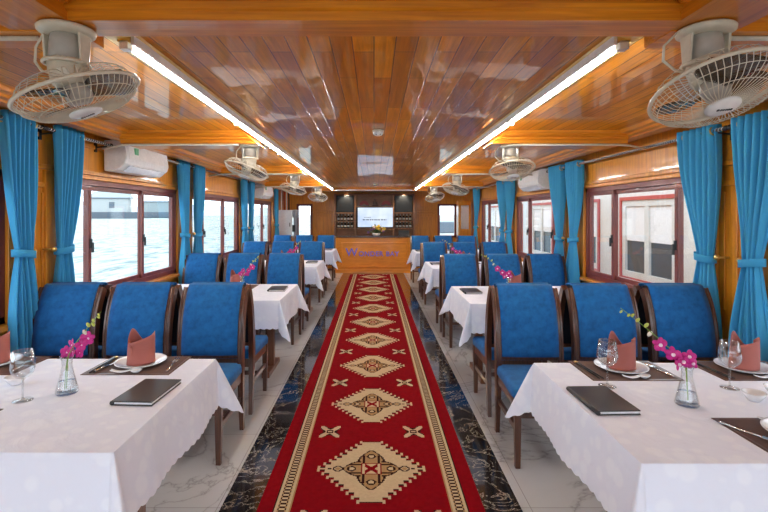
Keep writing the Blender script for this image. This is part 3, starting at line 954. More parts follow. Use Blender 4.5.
def curtain(sx, ytop0, ytop1, ytie, label, seed=0, zt=None, zb=0.50, fullness=6):
    """panel hung from ytop0..ytop1, gathered at ytie"""
    rnd = random.Random(seed)
    zt = zt or (1.22 if sx < 0 else 1.18)
    x = sx * XR[sx]; z1 = ROD[sx] + 0.045
    t = thing('curtain', label, 'curtain', (x, (ytop0 + ytop1) / 2, zb), 0, 'sky blue curtains')
    yc = (ytop0 + ytop1) / 2
    wt, wm, wb_ = (ytop1 - ytop0) / 2, 0.062, 0.125
    def shape(z):
        if z >= zt:
            q = (z - zt) / (z1 - zt); s = q ** 0.75
            s = 3 * q * q - 2 * q ** 3 if q < 0.0 else math.sin(q * PI / 2) ** 1.1
            return (ytie - yc) * (1 - s), wm + (wt - wm) * s, 0.045 * (0.45 + 0.55 * s) + 0.0
        q = (zt - z) / (zt - zb); s = math.sin(min(1, q * 1.15) * PI / 2)
        return (ytie - yc), wm + (wb_ - wm) * s, 0.045 * (0.45 + 0.6 * s)
    ph = [rnd.uniform(-0.5, 0.5) for _ in range(4)]
    def fn(u, v):
        z = z1 + (zb - z1) * v
        c, w, a = shape(z)
        uu = (u - 0.5) * 2
        p = 2 * PI * fullness * u + 0.5 * math.sin(2.1 * v + ph[0] * 3) * (v > 0)
        dx = a * math.sin(p) + 0.012 * math.sin(5 * u + 6 * v + ph[1])
        if z < zt + 0.3:
            k = min(1, (zt + 0.3 - z) / 0.3); dx += 0.010 * k * math.sin(11 * u + ph[2])
        yy = c + w * uu + 0.2 * w / fullness * math.cos(p) * 1.0
        return (-sx * 0.0 + dx, yy, z - zb)
    MB().grid(fn, fullness * 14 + 1, 42).build('fabric', M_CURTAIN, t, solid=0.003)
    # tieback band
    dy = ytie - yc
    band = MB()
    def bf(u, v):
        a = 2 * PI * u
        return (0.058 * math.cos(a), dy + (wm + 0.022) * math.sin(a), (zt - zb) - 0.018 + 0.05 * v + 0.012 * math.sin(a) * (1 if ytie < yc else -1))
    band.grid(bf, 28, 3, 0, True, True)
    band.build('tieback', M_CURTAIN, t, solid=0.004)
    # grommets on the rod, two per pleat
    for u in (0.5 / fullness, 1 - 0.5 / fullness):
        yy = wt * (u - 0.5) * 2
        g = MB().tube([(0.029 * math.cos(a), yy + 0.004 * math.sin(a), ROD[sx] - zb + 0.029 * math.sin(a)) for a in [i * PI / 10 for i in range(20)]], 0.006, 6, closed=True)
        g.build('grommet', M_GOLD, t)
    return t
def holdback(sx, y, z, label):
    t = thing('curtain_holdback', label, 'curtain holdback', (sx * (XW - 0.012), y, z), 0, 'gold curtain holdbacks')
    MB().tube([(0, 0, 0), (-sx * 0.07, 0, 0)], 0.007, 8).build('stem', M_GOLD, t)
    MB().ball((-sx * 0.085, 0, 0), 0.020, n=14, m=10).build('knob', M_GOLD, t)

LP = [(LEFT_OPEN[i][1] + LEFT_OPEN[i + 1][0]) / 2 for i in range(1, 4)]       # pillar centres
RP = [(RIGHT_OPEN[i][1] + RIGHT_OPEN[i + 1][0]) / 2 for i in range(1, 4)]
LP.append(11.75); RP.append(11.25)
for sx, P, sn in ((-1, LP, 'left'), (1, RP, 'right')):
    for i, p in enumerate(P):
        pn = ['nearest', 'second', 'third', 'farthest'][i]
        if i == 3:
            a = [(p - 0.40, p - 0.10, p - 0.18, 'near')]
        else:
            a = [(p - 0.41, p - 0.09, p - 0.20, 'near'), (p + 0.10, p + 0.46, p + 0.22, 'far')]
        for (y0, y1, yt, side) in a:
            curtain(sx, y0, y1, yt, 'sky blue tied curtain on the %s side of the %s %s pillar' % (side, pn, sn), seed=i * 7 + (side == 'far') + (sx > 0) * 3)
            holdback(sx, yt + (0.105 if side == 'near' else -0.105), 1.235 if sx < 0 else 1.195, 'gold knob holding the curtain on the %s side of the %s %s pillar' % (side, pn, sn))
    for i in range(len(P)):
        y0 = (P[i - 1] + 0.03) if i else 0.3
        nm = ['edge', 'nearest full', 'second full', 'third full'][i] + ' ' + sn
        ac = [c for c in AC_Y[sx] if y0 < c < P[i]]
        if ac:
            rod(sx, y0, ac[0] - 0.47, 'dark spiral curtain rod before the air conditioner over the %s window' % nm)
            rod(sx, ac[0] + 0.47, P[i] - 0.03, 'dark spiral curtain rod beyond the air conditioner over the %s window' % nm)
        else:
            rod(sx, y0, P[i] - 0.03, 'dark spiral curtain rod over the %s window' % nm)

# ------------------------------------------------------------------ chairs
CH_W, CH_D = 0.455, 0.46
def make_chair():
    t = thing('dining_chair', '', '')
    # local: origin on the floor under the rear legs' line centre, faces -Y
    hw = CH_W / 2
    path = [(0.030, 0.0), (0.012, 0.20), (0.0, 0.42), (0.002, 0.55), (0.012, 0.67), (0.036, 0.79), (0.074, 0.89), (0.118, 0.968)]
    def smooth_path(P, n=26):
        out = []
        for i in range(n):
            s = i / (n - 1) * (len(P) - 1); k = min(int(s), len(P) - 2); f = s - k
            p0 = P[max(k - 1, 0)]; p1 = P[k]; p2 = P[k + 1]; p3 = P[min(k + 2, len(P) - 1)]
            o = []
            for c in range(2):
                o.append(0.5 * (2 * p1[c] + (p2[c] - p0[c]) * f + (2 * p0[c] - 5 * p1[c] + 4 * p2[c] - p3[c]) * f * f + (3 * p1[c] - p0[c] - 3 * p2[c] + p3[c]) * f ** 3))
            out.append(tuple(o))
        return out
    SP = smooth_path(path)
    for s in (-1, 1):
        m = MB(); vv = []; wd, dp = 0.038, 0.056
        prof = [(-0.5, -0.5), (-0.16, -0.5), (-0.10, -0.40), (0.10, -0.40), (0.16, -0.5), (0.5, -0.5), (0.5, 0.5), (-0.5, 0.5)]
        n = len(prof)
        for i, (y, z) in enumerate(SP):
            y0, z0 = SP[max(i - 1, 0)]; y1, z1 = SP[min(i + 1, len(SP) - 1)]
            ty, tz = y1 - y0, z1 - z0; l = math.hypot(ty, tz); ty /= l; tz /= l
            k = 0.72 + 0.28 * min(1, z / 0.45)
            if i == 0: ty, tz = 0, 1
            for a, b in prof:
                vv.append((s * (hw - wd / 2) + a * wd * (k if z < 0.45 else 1), y + b * dp * k * tz, z - b * dp * k * ty))
        fs = [(i * n + k, i * n + (k + 1) % n, (i + 1) * n + (k + 1) % n, (i + 1) * n + k) for i in range(len(SP) - 1) for k in range(n)]
        fs += [tuple(range(n)), tuple(range((len(SP) - 1) * n, len(SP) * n))]
        m.add(vv, fs)
        m.build('back_post', M_CHAIRWOOD, t, bevel=0.003)
    # upholstered back following the curve and wrapping over the top
    def at_z(z):
        for i in range(len(SP) - 1):
            if SP[i][1] <= z <= SP[i + 1][1]:
                f = (z - SP[i][1]) / (SP[i + 1][1] - SP[i][1]); return SP[i][0] + f * (SP[i + 1][0] - SP[i][0])
        return SP[-1][0] + (z - SP[-1][1]) * 0.6
    iw = hw - 0.036
    zs = [0.535 + (0.972 - 0.535) * i / 12 for i in range(13)]
    prof = [(at_z(z) - 0.036, z) for z in zs]
    prof += [(at_z(0.972) - 0.022, 0.992), (at_z(0.972) + 0.004, 1.0), (at_z(0.972) + 0.024, 0.992)]
    m = MB(); nx = 9
    def fn(u, v):
        i = min(int(v * (len(prof) - 1) + 0.5), len(prof) - 1)
        y, z = prof[i]; uu = (u - 0.5) * 2
        bul = 0.010 * (1 - uu ** 4) if i < 13 else 0.003
        return (uu * iw, y - bul, z)
    m.grid(fn, nx, len(prof))
    back = m.build('backrest', M_BLUE, t, solid=0.006)
    m = MB(); vv = []
    pr = [(at_z(z) - 0.030, z) for z in zs] + [(at_z(0.972) + 0.02, 0.985)]
    pb = [(at_z(z) + 0.022, z) for z in zs] + [(at_z(0.972) + 0.028, 0.984)]
    for (yf, zf), (yb, zb_) in zip(pr, pb):
        vv += [(-iw, yf, zf), (iw, yf, zf), (iw, yb, zb_), (-iw, yb, zb_)]
    fs = []
    for i in range(len(pr) - 1):
        for k in range(4): fs.append((i * 4 + k, i * 4 + (k + 1) % 4, (i + 1) * 4 + (k + 1) % 4, (i + 1) * 4 + k))
    fs += [(0, 1, 2, 3), tuple(4 * (len(pr) - 1) + k for k in range(4))]
    m.add(vv, fs, smooth=False)
    bp = m.build('back_panel', M_NAVY, t); bp['label'] = 'near-black backing of the backrest'
    # seat
    m = MB(); d0, d1 = -CH_D, 0.018
    def seat_fn(u, v):
        ang = 2 * PI * u
        e = 0.16
        cx = math.copysign(abs(math.cos(ang)) ** e, math.cos(ang)); sy = math.copysign(abs(math.sin(ang)) ** e, math.sin(ang))
        lv = [(0.97, 0.408), (1.0, 0.415), (1.0, 0.452), (0.97, 0.468), (0.85, 0.477), (0.45, 0.482), (0.01, 0.483)]
        k, z = lv[int(v * 6 + 0.5)]
        wdt = hw + 0.004 if sy < 0 else hw - 0.004
        return (cx * wdt * k, (d0 + d1) / 2 + sy * (d1 - d0) / 2 * k, z)
    # keep the cushion between the posts at the back
    m.grid(seat_fn, 48, 7, 0, True, True)
    m.build('seat', M_BLUE, t)
    m = MB()
    m.box(-hw + 0.03, hw - 0.03, d0 + 0.012, d0 + 0.036, 0.345, 0.410)
    m.box(-hw + 0.03, hw - 0.03, -0.012, 0.012, 0.345, 0.410)
    for s in (-1, 1): m.box(s * (hw - 0.034), s * (hw - 0.012), d0 + 0.02, 0.0, 0.345, 0.410)
    m.build('seat_frame', M_CHAIRWOOD, t, bevel=0.003)
    for s in (-1, 1):
        m = MB(); a, b = 0.022, 0.015
        xc = s * (hw - 0.026); yc = d0 + 0.026
        vv = [(xc + i * b, yc + j * b, 0) for i, j in ((-1, -1), (1, -1), (1, 1), (-1, 1))] + [(xc + i * a, yc + j * a, 0.411) for i, j in ((-1, -1), (1, -1), (1, 1), (-1, 1))]
        m.add(vv, [(3, 2, 1, 0), (4, 5, 6, 7), (0, 1, 5, 4), (1, 2, 6, 5), (2, 3, 7, 6), (3, 0, 4, 7)])
        m.build('front_leg', M_CHAIRWOOD, t, bevel=0.003)
        MB().box(s * (hw - 0.026) - 0.010, s * (hw - 0.026) + 0.010, d0 + 0.02, 0.01, 0.205, 0.24).build('stretcher', M_CHAIRWOOD, t, bevel=0.002)
    MB().box(-hw + 0.03, hw - 0.03, d0 / 2 - 0.012, d0 / 2 + 0.012, 0.207, 0.238).build('cross_stretcher', M_CHAIRWOOD, t, bevel=0.002)
    MB().box(-hw + 0.04, hw - 0.04, -0.012, 0.012, 0.505, 0.54).build('back_rail', M_CHAIRWOOD, t, bevel=0.003)
    return t
LPITCH, RPITCH = 2.58, 2.50
nth = ['nearest', 'second', 'third', 'farthest']
seatn = ['aisle', 'middle', 'window']
for sx, sn, pitch, yn, yf, xe in ((-1, 'left', LPITCH, 3.250, 3.560, 0.90), (1, 'right', RPITCH, 3.210, 3.520, 0.83)):
    for k in range(4):
        for j in range(3):
            x = sx * (xe + CH_W / 2 + (0.512 if sx < 0 else 0.53) * j)
            rr = R(random.uniform(-1.2, 1.2))
            first_or_dup(PROTO, 'chair', make_chair, (x, yn + pitch * k, 0), rr,
                         'blue dining chair facing the camera, %s seat behind the %s %s table' % (seatn[j], nth[k], sn), 'chair', 'blue upholstered dining chairs')
            if k < 3:
                first_or_dup(PROTO, 'chair', make_chair, (x + sx * 0.005, yf + pitch * k, 0), PI + R(random.uniform(-1.2, 1.2)),
                             'blue dining chair facing the bar, %s seat before the %s %s table' % (seatn[j], nth[k + 1], sn), 'chair', 'blue upholstered dining chairs')

# ------------------------------------------------------------------ tables and cloths
TH = 0.75
def make_table():
    t = thing('dining_table', '', '')
    hx, hy = 0.775, 0.47
    MB().box(-hx, hx, -hy, hy, TH - 0.03, TH).build('tabletop', M_TABLEWOOD, t, bevel=0.004)
    m = MB()
    for sx in (-1, 1):
        m.box(sx * (hx - 0.17) - 0.03, sx * (hx - 0.17) + 0.03, -hy + 0.08, hy - 0.08, TH - 0.09, TH - 0.03)
    m.box(-hx + 0.20, hx - 0.20, -0.03, 0.03, TH - 0.09, TH - 0.03)
    m.build('apron', M_TABLEWOOD, t)
    for sx in (-1, 1):
        xl = sx * (hx - 0.17)
        MB().box(xl - 0.032, xl + 0.032, -0.032, 0.032, 0.05, TH - 0.09).build('leg', M_TABLEWOOD, t, bevel=0.004)
        MB().box(xl - 0.036, xl + 0.036, -0.24, 0.24, 0.0, 0.05).build('foot', M_TABLEWOOD, t, bevel=0.006)
    MB().box(-hx + 0.205, hx - 0.205, -0.02, 0.02, 0.22, 0.30).build('stretcher', M_TABLEWOOD, t, bevel=0.003)
    return t
def make_cloth_obj():
    hx, hy = 0.781, 0.476; r = 0.006
    z0 = TH + 0.004
    pts = []          # (base point, outward normal, corner factor q, arc length)
    s = 0.0
    def edge(p0, p1, nrm):
        nonlocal s
        L = (Vector(p1) - Vector(p0)).length; n = int(L / 0.011)
        for i in range(n):
            f = (i + 0.5) / n; p = Vector(p0).lerp(Vector(p1), f)
            dist = min(f, 1 - f) * L
            pts.append((p, Vector(nrm), 0.0, s + L * f, dist))
        s += L
    def corner(c, a0):
        nonlocal s
        n = 26
        for i in range(n):
            f = (i + 0.5) / n; a = a0 + f * PI / 2
            nn = Vector((math.cos(a), math.sin(a)))
            pts.append((Vector(c) + nn * r, nn, (1 - abs(f - 0.5) * 2), s + 0.28 * f, 0.0))
        s += 0.28
    a, b = hx - r, hy - r
    edge((hx, -b), (hx, b), (1, 0)); corner((a, b), 0)
    edge((a, hy), (-a, hy), (0, 1)); corner((-a, b), PI / 2)
    edge((-hx, b), (-hx, -b), (-1, 0)); corner((-a, -b), PI)
    edge((-a, -hy), (a, -hy), (0, -1)); corner((a, -b), 1.5 * PI)
    n = len(pts); K = 12; V = []; F = []
    def dropf(q): return 0.235 + 0.085 * q ** 1.3
    for k in range(K + 1):
        t = k / K
        for (p, nn, q, ss, dist) in pts:
            near = max(0, 1 - dist / 0.20)
            out = 0.004 + t * (0.030 + 0.010 * math.sin(ss * 13.0) * (1 - near) - 0.018 * near * (q == 0)) 
            if q > 0: out = 0.004 + t * (0.012 + 0.150 * q ** 1.25)
            d = dropf(q) * t
            if k == K: d += 0.010 * abs(math.sin(PI * ss / 0.052))
            zr = z0 - 0.0 - d if k else z0
            if k == 0: out = 0.0
            P = p + nn * out
            V.append((P.x, P.y, zr))
    for k in range(K):
        for i in range(n): F.append((k * n + i, k * n + (i + 1) % n, (k + 1) * n + (i + 1) % n, (k + 1) * n + i))
    m = MB(); m.add(V, F, 0, True)
    # top sheet
    F2 = [tuple(range(n))]
    m.add([V[i] for i in range(n)], F2, 0, False)
    return m.build('tablecloth', M_CLOTH, None, solid=0.0)
TAB = {}
for sx, sn, pitch, xc, yc in ((-1, 'left', LPITCH, -1.595, 1.945), (1, 'right', RPITCH, 1.580, 1.880)):
    for k in range(4):
        p = 2.58 if sx < 0 else 2.50
        y = yc + p * k
        TAB[(sn, k)] = (xc, y)
        first_or_dup(PROTO, 'table', make_table, (xc, y, 0), 0, 'wooden dining table under the white cloth, %s on the %s of the carpet' % (nth[k], sn), 'table', 'dining tables')
        if 'cloth' not in PROTO:
            o = make_cloth_obj(); PROTO['cloth'] = o
        else:
            o = PROTO['cloth'].copy(); col.objects.link(o)
        o.location = (xc, y, 0)
        tag(o, 'white scalloped tablecloth draped over the %s %s table' % (nth[k], sn), 'tablecloth', 'white tablecloths')

# ------------------------------------------------------------------ things on the tables
ZT = TH + 0.0045
def make_plate():
    t = thing('plate', '', '')
    MB().lathe([(0.002, 0.004), (0.070, 0.004), (0.078, 0.007), (0.112, 0.018), (0.119, 0.0205), (0.119, 0.018), (0.080, 0.001), (0.050, 0.0), (0.002, 0.0)], 40, cap=False).build('dish', M_CERAMIC, t)
    return t
def make_napkin():
    t = thing('napkin', '', '')
    # wrapped fold: a tall pointed back sheet and a front sheet with a slanting edge
    def ell(a, r, h): 
        return (r * math.cos(a), r * 0.80 * math.sin(a), h)
    def back(u, v):
        a = R(-15) + u * R(235)
        top = 0.095 + 0.075 * math.exp(-((a - R(118)) / R(42)) ** 2)
        r = 0.058 * (1 - 0.16 * v * v)
        x, y, z = ell(a, r, top * v)
        return (x - 0.010 * v * v, y - 0.012 * v * v, z)
    MB().grid(back, 30, 10).build('back_fold', M_NAPKIN, t, solid=0.003)
    def front(u, v):
        a = R(165) + u * R(225)
        s_ = u * u * (3 - 2 * u)
        top = 0.098 + 0.062 * u - 0.03 * max(0, u - 0.85) / 0.15
        r = 0.063 * (1 - 0.10 * v) 
        x, y, z = ell(a, r, top * v)
        return (x + 0.006 * v * s_, y, z)
    MB().grid(front, 30, 10).build('front_fold', M_NAPKIN, t, solid=0.003)
    return t
def make_wineglass():
    t = thing('wine_glass', '', '')
    MB().lathe([(0.036, 0.0), (0.036, 0.002), (0.012, 0.005), (0.004, 0.010)], 28).build('foot', M_GLASS, t)
    MB().lathe([(0.004, 0.010), (0.0035, 0.05), (0.0045, 0.088)], 12).build('stem', M_GLASS, t)
    MB().lathe([(0.0045, 0.088), (0.022, 0.094), (0.037, 0.110), (0.0435, 0.130), (0.041, 0.160), (0.034, 0.200), (0.0325, 0.200), (0.039, 0.160), (0.0415, 0.131), (0.035, 0.113), (0.018, 0.099), (0.001, 0.096)], 32, cap=False).build('bowl', M_GLASS, t)
    return t
def make_vase():
    t = thing('bud_vase', '', '')
    MB().lathe([(0.002, 0.0), (0.040, 0.0), (0.043, 0.006), (0.040, 0.022), (0.027, 0.075), (0.019, 0.115), (0.020, 0.135), (0.027, 0.155), (0.025, 0.155), (0.018, 0.135), (0.017, 0.115), (0.025, 0.075), (0.037, 0.024), (0.039, 0.012), (0.002, 0.010)], 32, cap=False).build('body', M_VASE, t)
    MB().lathe([(0.002, 0.0105), (0.0385, 0.012), (0.036, 0.024), (0.031, 0.050), (0.002, 0.050)], 28, cap=False).build('water_fill', M_VASE, t)
    return t
def make_orchid(reach=0.25, rise=0.21, seed=1):
    rnd = random.Random(seed)
    t = thing('orchid_spray', '', '')
    # stem from inside the vase, leaning toward -X
    P = []
    for i in range(13):
        f = i / 12
        if f < 0.4:
            g = f / 0.4; P.append((-0.004 + 0.008 * (1 - g), 0.0, 0.016 + 0.134 * g))
        else:
            g = (f - 0.4) / 0.6; P.append((-0.004 - reach * g, 0.01 * g, 0.150 + rise * (g ** 0.85)))
    MB().tube(P, [0.0025 - 0.0012 * i / 12 for i in range(13)], 6).build('stem', M_GREEN, t)
    MB().tube([(0.008, 0.004, 0.014), (0.004, 0.004, 0.08), (-0.002, 0.0, 0.15)], 0.002, 6).build('stem', M_GREEN, t)
    def flower(c, s, dirx):
        m = MB()
        for k in range(5):
            a = 2 * PI * k / 5 + rnd.uniform(-0.15, 0.15)
            Mx = Matrix.Rotation(dirx, 3, 'Z') @ Matrix.Rotation(a, 3, 'Y') @ Matrix.Rotation(rnd.uniform(-0.4, 0.1), 3, 'X')
            w = 0.62 if k % 2 else 0.45
            m.ball(Vector(c) + Mx @ Vector((0, 0, s * 0.62)), s * w, s * 0.10, s * 0.62, 8, 6, 0, Mx)
        f = m.build('flower', M_MAGENTA, t)
        m = MB(); m.ball(Vector(c) + Vector((0, -s * 0.18, -s * 0.08)), s * 0.34, s * 0.30, s * 0.30, 8, 6)
        m.build('lip', M_PINKWHITE, f)
    fl = [(0.015, -0.012, 0.165), (-0.022, -0.01, 0.172), (-0.005, -0.02, 0.195), (-0.062, -0.01, 0.200), (-0.045, -0.02, 0.165), (-0.105, 0.0, 0.235)]
    for i, c in enumerate(fl): flower(c, rnd.uniform(0.019, 0.025), rnd.uniform(-0.7, 0.7))
    for g in (0.52, 0.62, 0.72, 0.82, 0.90, 0.97):
        i = 5 + g * 7; k = min(int(i), 11); f = i - k
        p = Vector(P[k]).lerp(Vector(P[k + 1]), f) if k < 12 else Vector(P[12])
        s = 0.008 * (1.2 - g) + 0.0025
        m = MB(); a = rnd.uniform(0, 6.28)
        m.ball(p + Vector((0.006 * math.cos(a), 0.006 * math.sin(a), 0.008 * (1 if rnd.random() < 0.5 else -1))), s, s, s * 1.6, 8, 6, 0, Matrix.Rotation(0.7, 3, 'Y'))
        m.build('bud', M_YELGREEN if g > 0.55 else M_FLOWERW, t)
    return t
def make_menu():
    t = thing('menu_folder', '', '')
    MB().box(-0.08, 0.08, -0.125, 0.125, 0.0, 0.004).build('back_cover', M_BLACK, t, bevel=0.001)
    MB().box(-0.076, 0.076, -0.120, 0.120, 0.004, 0.013).build('pages', M_PAPER, t)
    MB().box(-0.08, 0.08, -0.125, 0.125, 0.013, 0.0175).build('front_cover', M_BLACK, t, bevel=0.001)
    MB().tube([(-0.080, -0.125, 0.0088), (-0.080, 0.125, 0.0088)], 0.0088, 8).build('spine', M_BLACK, t)
    return t
def make_mat():
    t = thing('placemat', '', '')
    MB().box(-0.205, 0.205, -0.14, 0.14, 0.0, 0.002).build('woven_sheet', M_MAT, t)
    m = MB()
    for x in (-0.195, 0.195): m.box(x - 0.004, x + 0.004, -0.135, 0.135, 0.002, 0.0026)
    for y in (-0.13, 0.13): m.box(-0.195, 0.195, y - 0.004, y + 0.004, 0.002, 0.0026)
    m.build('hem', M_CHAIRWOOD, t)
    return t
def make_chopstick():
    t = thing('chopstick', '', '')
    MB().tube([(0, -0.120, 0.004), (0, 0.10, 0.004)], [0.0026, 0.0042], 6).build('shaft', M_BLACKPL, t)
    MB().tube([(0, 0.10, 0.004), (0, 0.125, 0.004)], 0.0045, 6).build('gold_end', M_GOLD, t)
    return t
def make_spoon():
    t = thing('soup_spoon', '', '')
    def fn(u, v):
        a = 2 * PI * u
        return (0.026 * math.cos(a) * (0.25 + 0.75 * v), 0.019 * math.sin(a) * (0.25 + 0.75 * v), 0.002 + 0.013 * v * v)
    MB().grid(fn, 20, 6, 0, True, True).add([(0.0065 * math.cos(2 * PI * k / 20), 0.0048 * math.sin(2 * PI * k / 20), 0.002) for k in range(20)], [tuple(range(20))]).build('bowl', M_CERAMIC, t, solid=0.003)
    def fh(u, v):
        x = -0.024 - 0.085 * v
        w = 0.008 + 0.003 * v
        return (x, (u - 0.5) * 2 * w, 0.013 - 0.008 * math.sin(v * PI) + 0.004 * abs(u - 0.5) + 0.006 * v)
    MB().grid(fh, 5, 10).build('handle', M_CERAMIC, t, solid=0.004)
    return t
def make_fork():
    t = thing('fork', '', '')
    m = MB(); m.tube([(0, -0.10, 0.004), (0, -0.03, 0.003), (0, 0.03, 0.007)], [0.005, 0.003, 0.003], 6)
    m.build('handle', M_STEEL, t)
    m = MB(); m.box(-0.011, 0.011, 0.028, 0.050, 0.005, 0.008)
    m.build('neck', M_STEEL, t, bevel=0.001)
    for x in (-0.0095, -0.0032, 0.0032, 0.0095):
        MB().tube([(x, 0.049, 0.0065), (x, 0.075, 0.005), (x, 0.098, 0.009)], [0.0019, 0.0018, 0.001], 5).build('tine', M_STEEL, t)
    return t
def make_knife():
    t = thing('table_knife', '', '')
    MB().tube([(0, -0.105, 0.005), (0, -0.01, 0.005)], [0.006, 0.0045], 8).build('handle', M_STEEL, t)
    m = MB(); m.add([(-0.003, -0.012, 0.003), (0.008, -0.005, 0.003), (0.009, 0.085, 0.003), (0.0, 0.105, 0.003), (-0.004, 0.09, 0.003), (-0.003, -0.012, 0.005), (0.008, -0.005, 0.004), (0.009, 0.085, 0.004), (0.0, 0.105, 0.004), (-0.004, 0.09, 0.005)],
                    [(4, 3, 2, 1, 0), (5, 6, 7, 8, 9), (0, 1, 6, 5), (1, 2, 7, 6), (2, 3, 8, 7), (3, 4, 9, 8), (4, 0, 5, 9)])
    m.build('blade', M_STEEL, t)
    return t
def make_bowl():
    t = thing('sauce_bowl', '', '')
    MB().lathe([(0.002, 0.003), (0.018, 0.003), (0.020, 0.0), (0.023, 0.003), (0.036, 0.020), (0.042, 0.034), (0.040, 0.034), (0.034, 0.021), (0.020, 0.008), (0.002, 0.007)], 28, cap=False).build('dish', M_CERAMIC, t)
    return t

def place(key, make, x, y, rz, label, cat, group=None, z=ZT):
    return first_or_dup(PROTO, key, make, (x, y, z), rz, label, cat, group)

def setting(sn, sx, x, y, tname, where, glass=None, full=True, far=1):
    """x,y = plate centre; far=+1 chair on the far side of the table"""
    q = 0 if far > 0 else PI
    d = 'at the %s seat of the %s %s table' % (where, tname, sn)
    place('mat', make_mat, x, y - 0.015 * far, q, 'brown placemat ' + d, 'placemat', 'brown placemats')
    zz = ZT + 0.0022
    place('plate', make_plate, x, y, 0, 'white round plate ' + d, 'plate', 'white plates', zz)
    place('napkin', make_napkin, x, y, q + (R(-8) if sx > 0 else R(35)), 'dusty rose folded napkin ' + d, 'napkin', 'folded napkins', zz + 0.0065)
    if full:
        for j, dx in enumerate((-0.175, -0.162)):
            place('chop', make_chopstick, x + dx * far, y - 0.02 * far, R(2 + 3 * j) + q, '%s black chopstick %s' % (['outer', 'inner'][j], d), 'chopstick', 'chopsticks', zz)
        place('spoon', make_spoon, x + 0.04, y - 0.128 * far - 0.0, R(12), 'white ceramic spoon ' + d, 'spoon', 'ceramic spoons', zz)
        place('fork', make_fork, x + 0.165 * far, y - 0.02 * far, (R(8) if far > 0 else R(25)) + q, 'steel fork ' + d, 'fork', 'steel forks', zz)
        if sx < 0: place('knife', make_knife, x - 0.142, y - 0.02, R(-8), 'steel table knife ' + d, 'knife', 'steel knives', zz)

setting('left', -1, -1.155, 2.33, 'nearest', 'far aisle')
setting('left', -1, -1.885, 2.33, 'nearest', 'far middle')
setting('right', 1, 1.185, 2.255, 'nearest', 'far aisle')
setting('right', 1, 1.775, 2.255, 'nearest', 'far middle')
setting('right', 1, 1.435, 1.560, 'nearest', 'near side', far=-1)
setting('left', -1, -1.62, 1.640, 'nearest', 'near side', far=-1)
g = 'wine glasses'
place('glass', make_wineglass, -1.405, 1.88, 0, 'clear wine glass at the left edge of the nearest left table', 'wine glass', g)
place('glass', make_wineglass, 1.01, 2.035, 0, 'clear wine glass before the napkin nearest the aisle on the right', 'wine glass', g)
place('glass', make_wineglass, 1.525, 2.015, 0, 'clear wine glass to the right of the orchid vase on the right', 'wine glass', g)
place('bowl', make_bowl, -1.57, 2.06, 0, 'small white sauce bowl behind the left wine glass', 'bowl', 'sauce bowls')
place('bowl', make_bowl, 1.52, 1.88, 0, 'small white sauce bowl in front of the right wine glass', 'bowl', 'sauce bowls')
place('bowl', make_bowl, 1.66, 1.94, 0, 'small white sauce bowl at the right edge of the picture', 'bowl', 'sauce bowls')
place('menu', make_menu, -0.935, 1.95, R(-3), 'black menu folder on the nearest left table', 'menu', 'black menu folders')
place('menu', make_menu, 0.905, 1.865, R(2), 'black menu folder on the nearest right table', 'menu', 'black menu folders')
place('vase', make_vase, -1.28, 1.96, 0, 'glass bud vase on the nearest left table', 'vase', 'bud vases')
place('vase', make_vase, 1.225, 1.84, 0, 'glass bud vase on the nearest right table', 'vase', 'bud vases')
orc_r = make_orchid(0.25, 0.225, 3); orc_r.location = (1.225, 1.84, ZT)
tag(orc_r, 'magenta orchid spray leaning left from the nearest right vase', 'flower', 'orchid sprays')
orc_l = make_orchid(0.178, 0.200, 5); orc_l.location = (-1.28, 1.96, ZT); orc_l.rotation_euler = (0, 0, PI - 0.25)
tag(orc_l, 'magenta orchid spray leaning right from the nearest left vase', 'flower', 'orchid sprays')
for sx, sn in ((-1, 'left'), (1, 'right')):
    for k in (1, 2, 3):
        x, y = TAB[(sn, k)]
        e = x - sx * 0.78                                   # aisle edge
        place('menu', make_menu, e + sx * 0.13, y + 0.12, R(random.uniform(-4, 4)), 'black menu folder on the %s %s table' % (nth[k], sn), 'menu', 'black menu folders')
        if k < 3:
            vx, vy = e + sx * 0.46, y + 0.02
            place('vase', make_vase, vx, vy, 0, 'glass bud vase on the %s %s table' % (nth[k], sn), 'vase', 'bud vases')
            o = dup(orc_r if sx > 0 else orc_l, (vx, vy, ZT), (0 if sx > 0 else PI - 0.2), 'magenta orchid spray in the vase on the %s %s table' % (nth[k], sn), 'orchid sprays')
        setting(sn, sx, e + sx * 0.60, y + 0.30, nth[k], 'far aisle', full=False)

# ------------------------------------------------------------------ bar counter
ct = thing('bar_counter', 'wooden bar counter with blue lettering at the end of the aisle', 'bar counter', (0, 11.97, 0))
cx0, cx1, ch = -0.985, 0.985, 0.90
MB().box(cx0, cx1, 0, 0.50, 0.0, ch).build('body', M_COUNTER, ct, bevel=0.006)
MB().box(cx0 - 0.05, cx1 + 0.05, -0.04, 0.54, ch, ch + 0.04).build('top', plain('dark_counter_top', (0.05, 0.022, 0.014), rough=0.2, coat=0.5), ct, bevel=0.008)
m = MB()
fx0, fx1, fz0, fz1, fw = cx0 + 0.14, cx1 - 0.14, 0.14, 0.78, 0.035
m.box(fx0, fx1, -0.018, 0, fz1 - fw, fz1); m.box(fx0, fx1, -0.018, 0, fz0, fz0 + fw); m.box(fx0, fx0 + fw, -0.018, 0, fz0 + fw, fz1 - fw); m.box(fx1 - fw, fx1, -0.018, 0, fz0 + fw, fz1 - fw)
m.build('panel_frame', M_COUNTER, ct, bevel=0.005)
MB().box(cx0, cx1, -0.022, 0, 0.0, 0.09).build('plinth', M_COUNTER, ct, bevel=0.004)
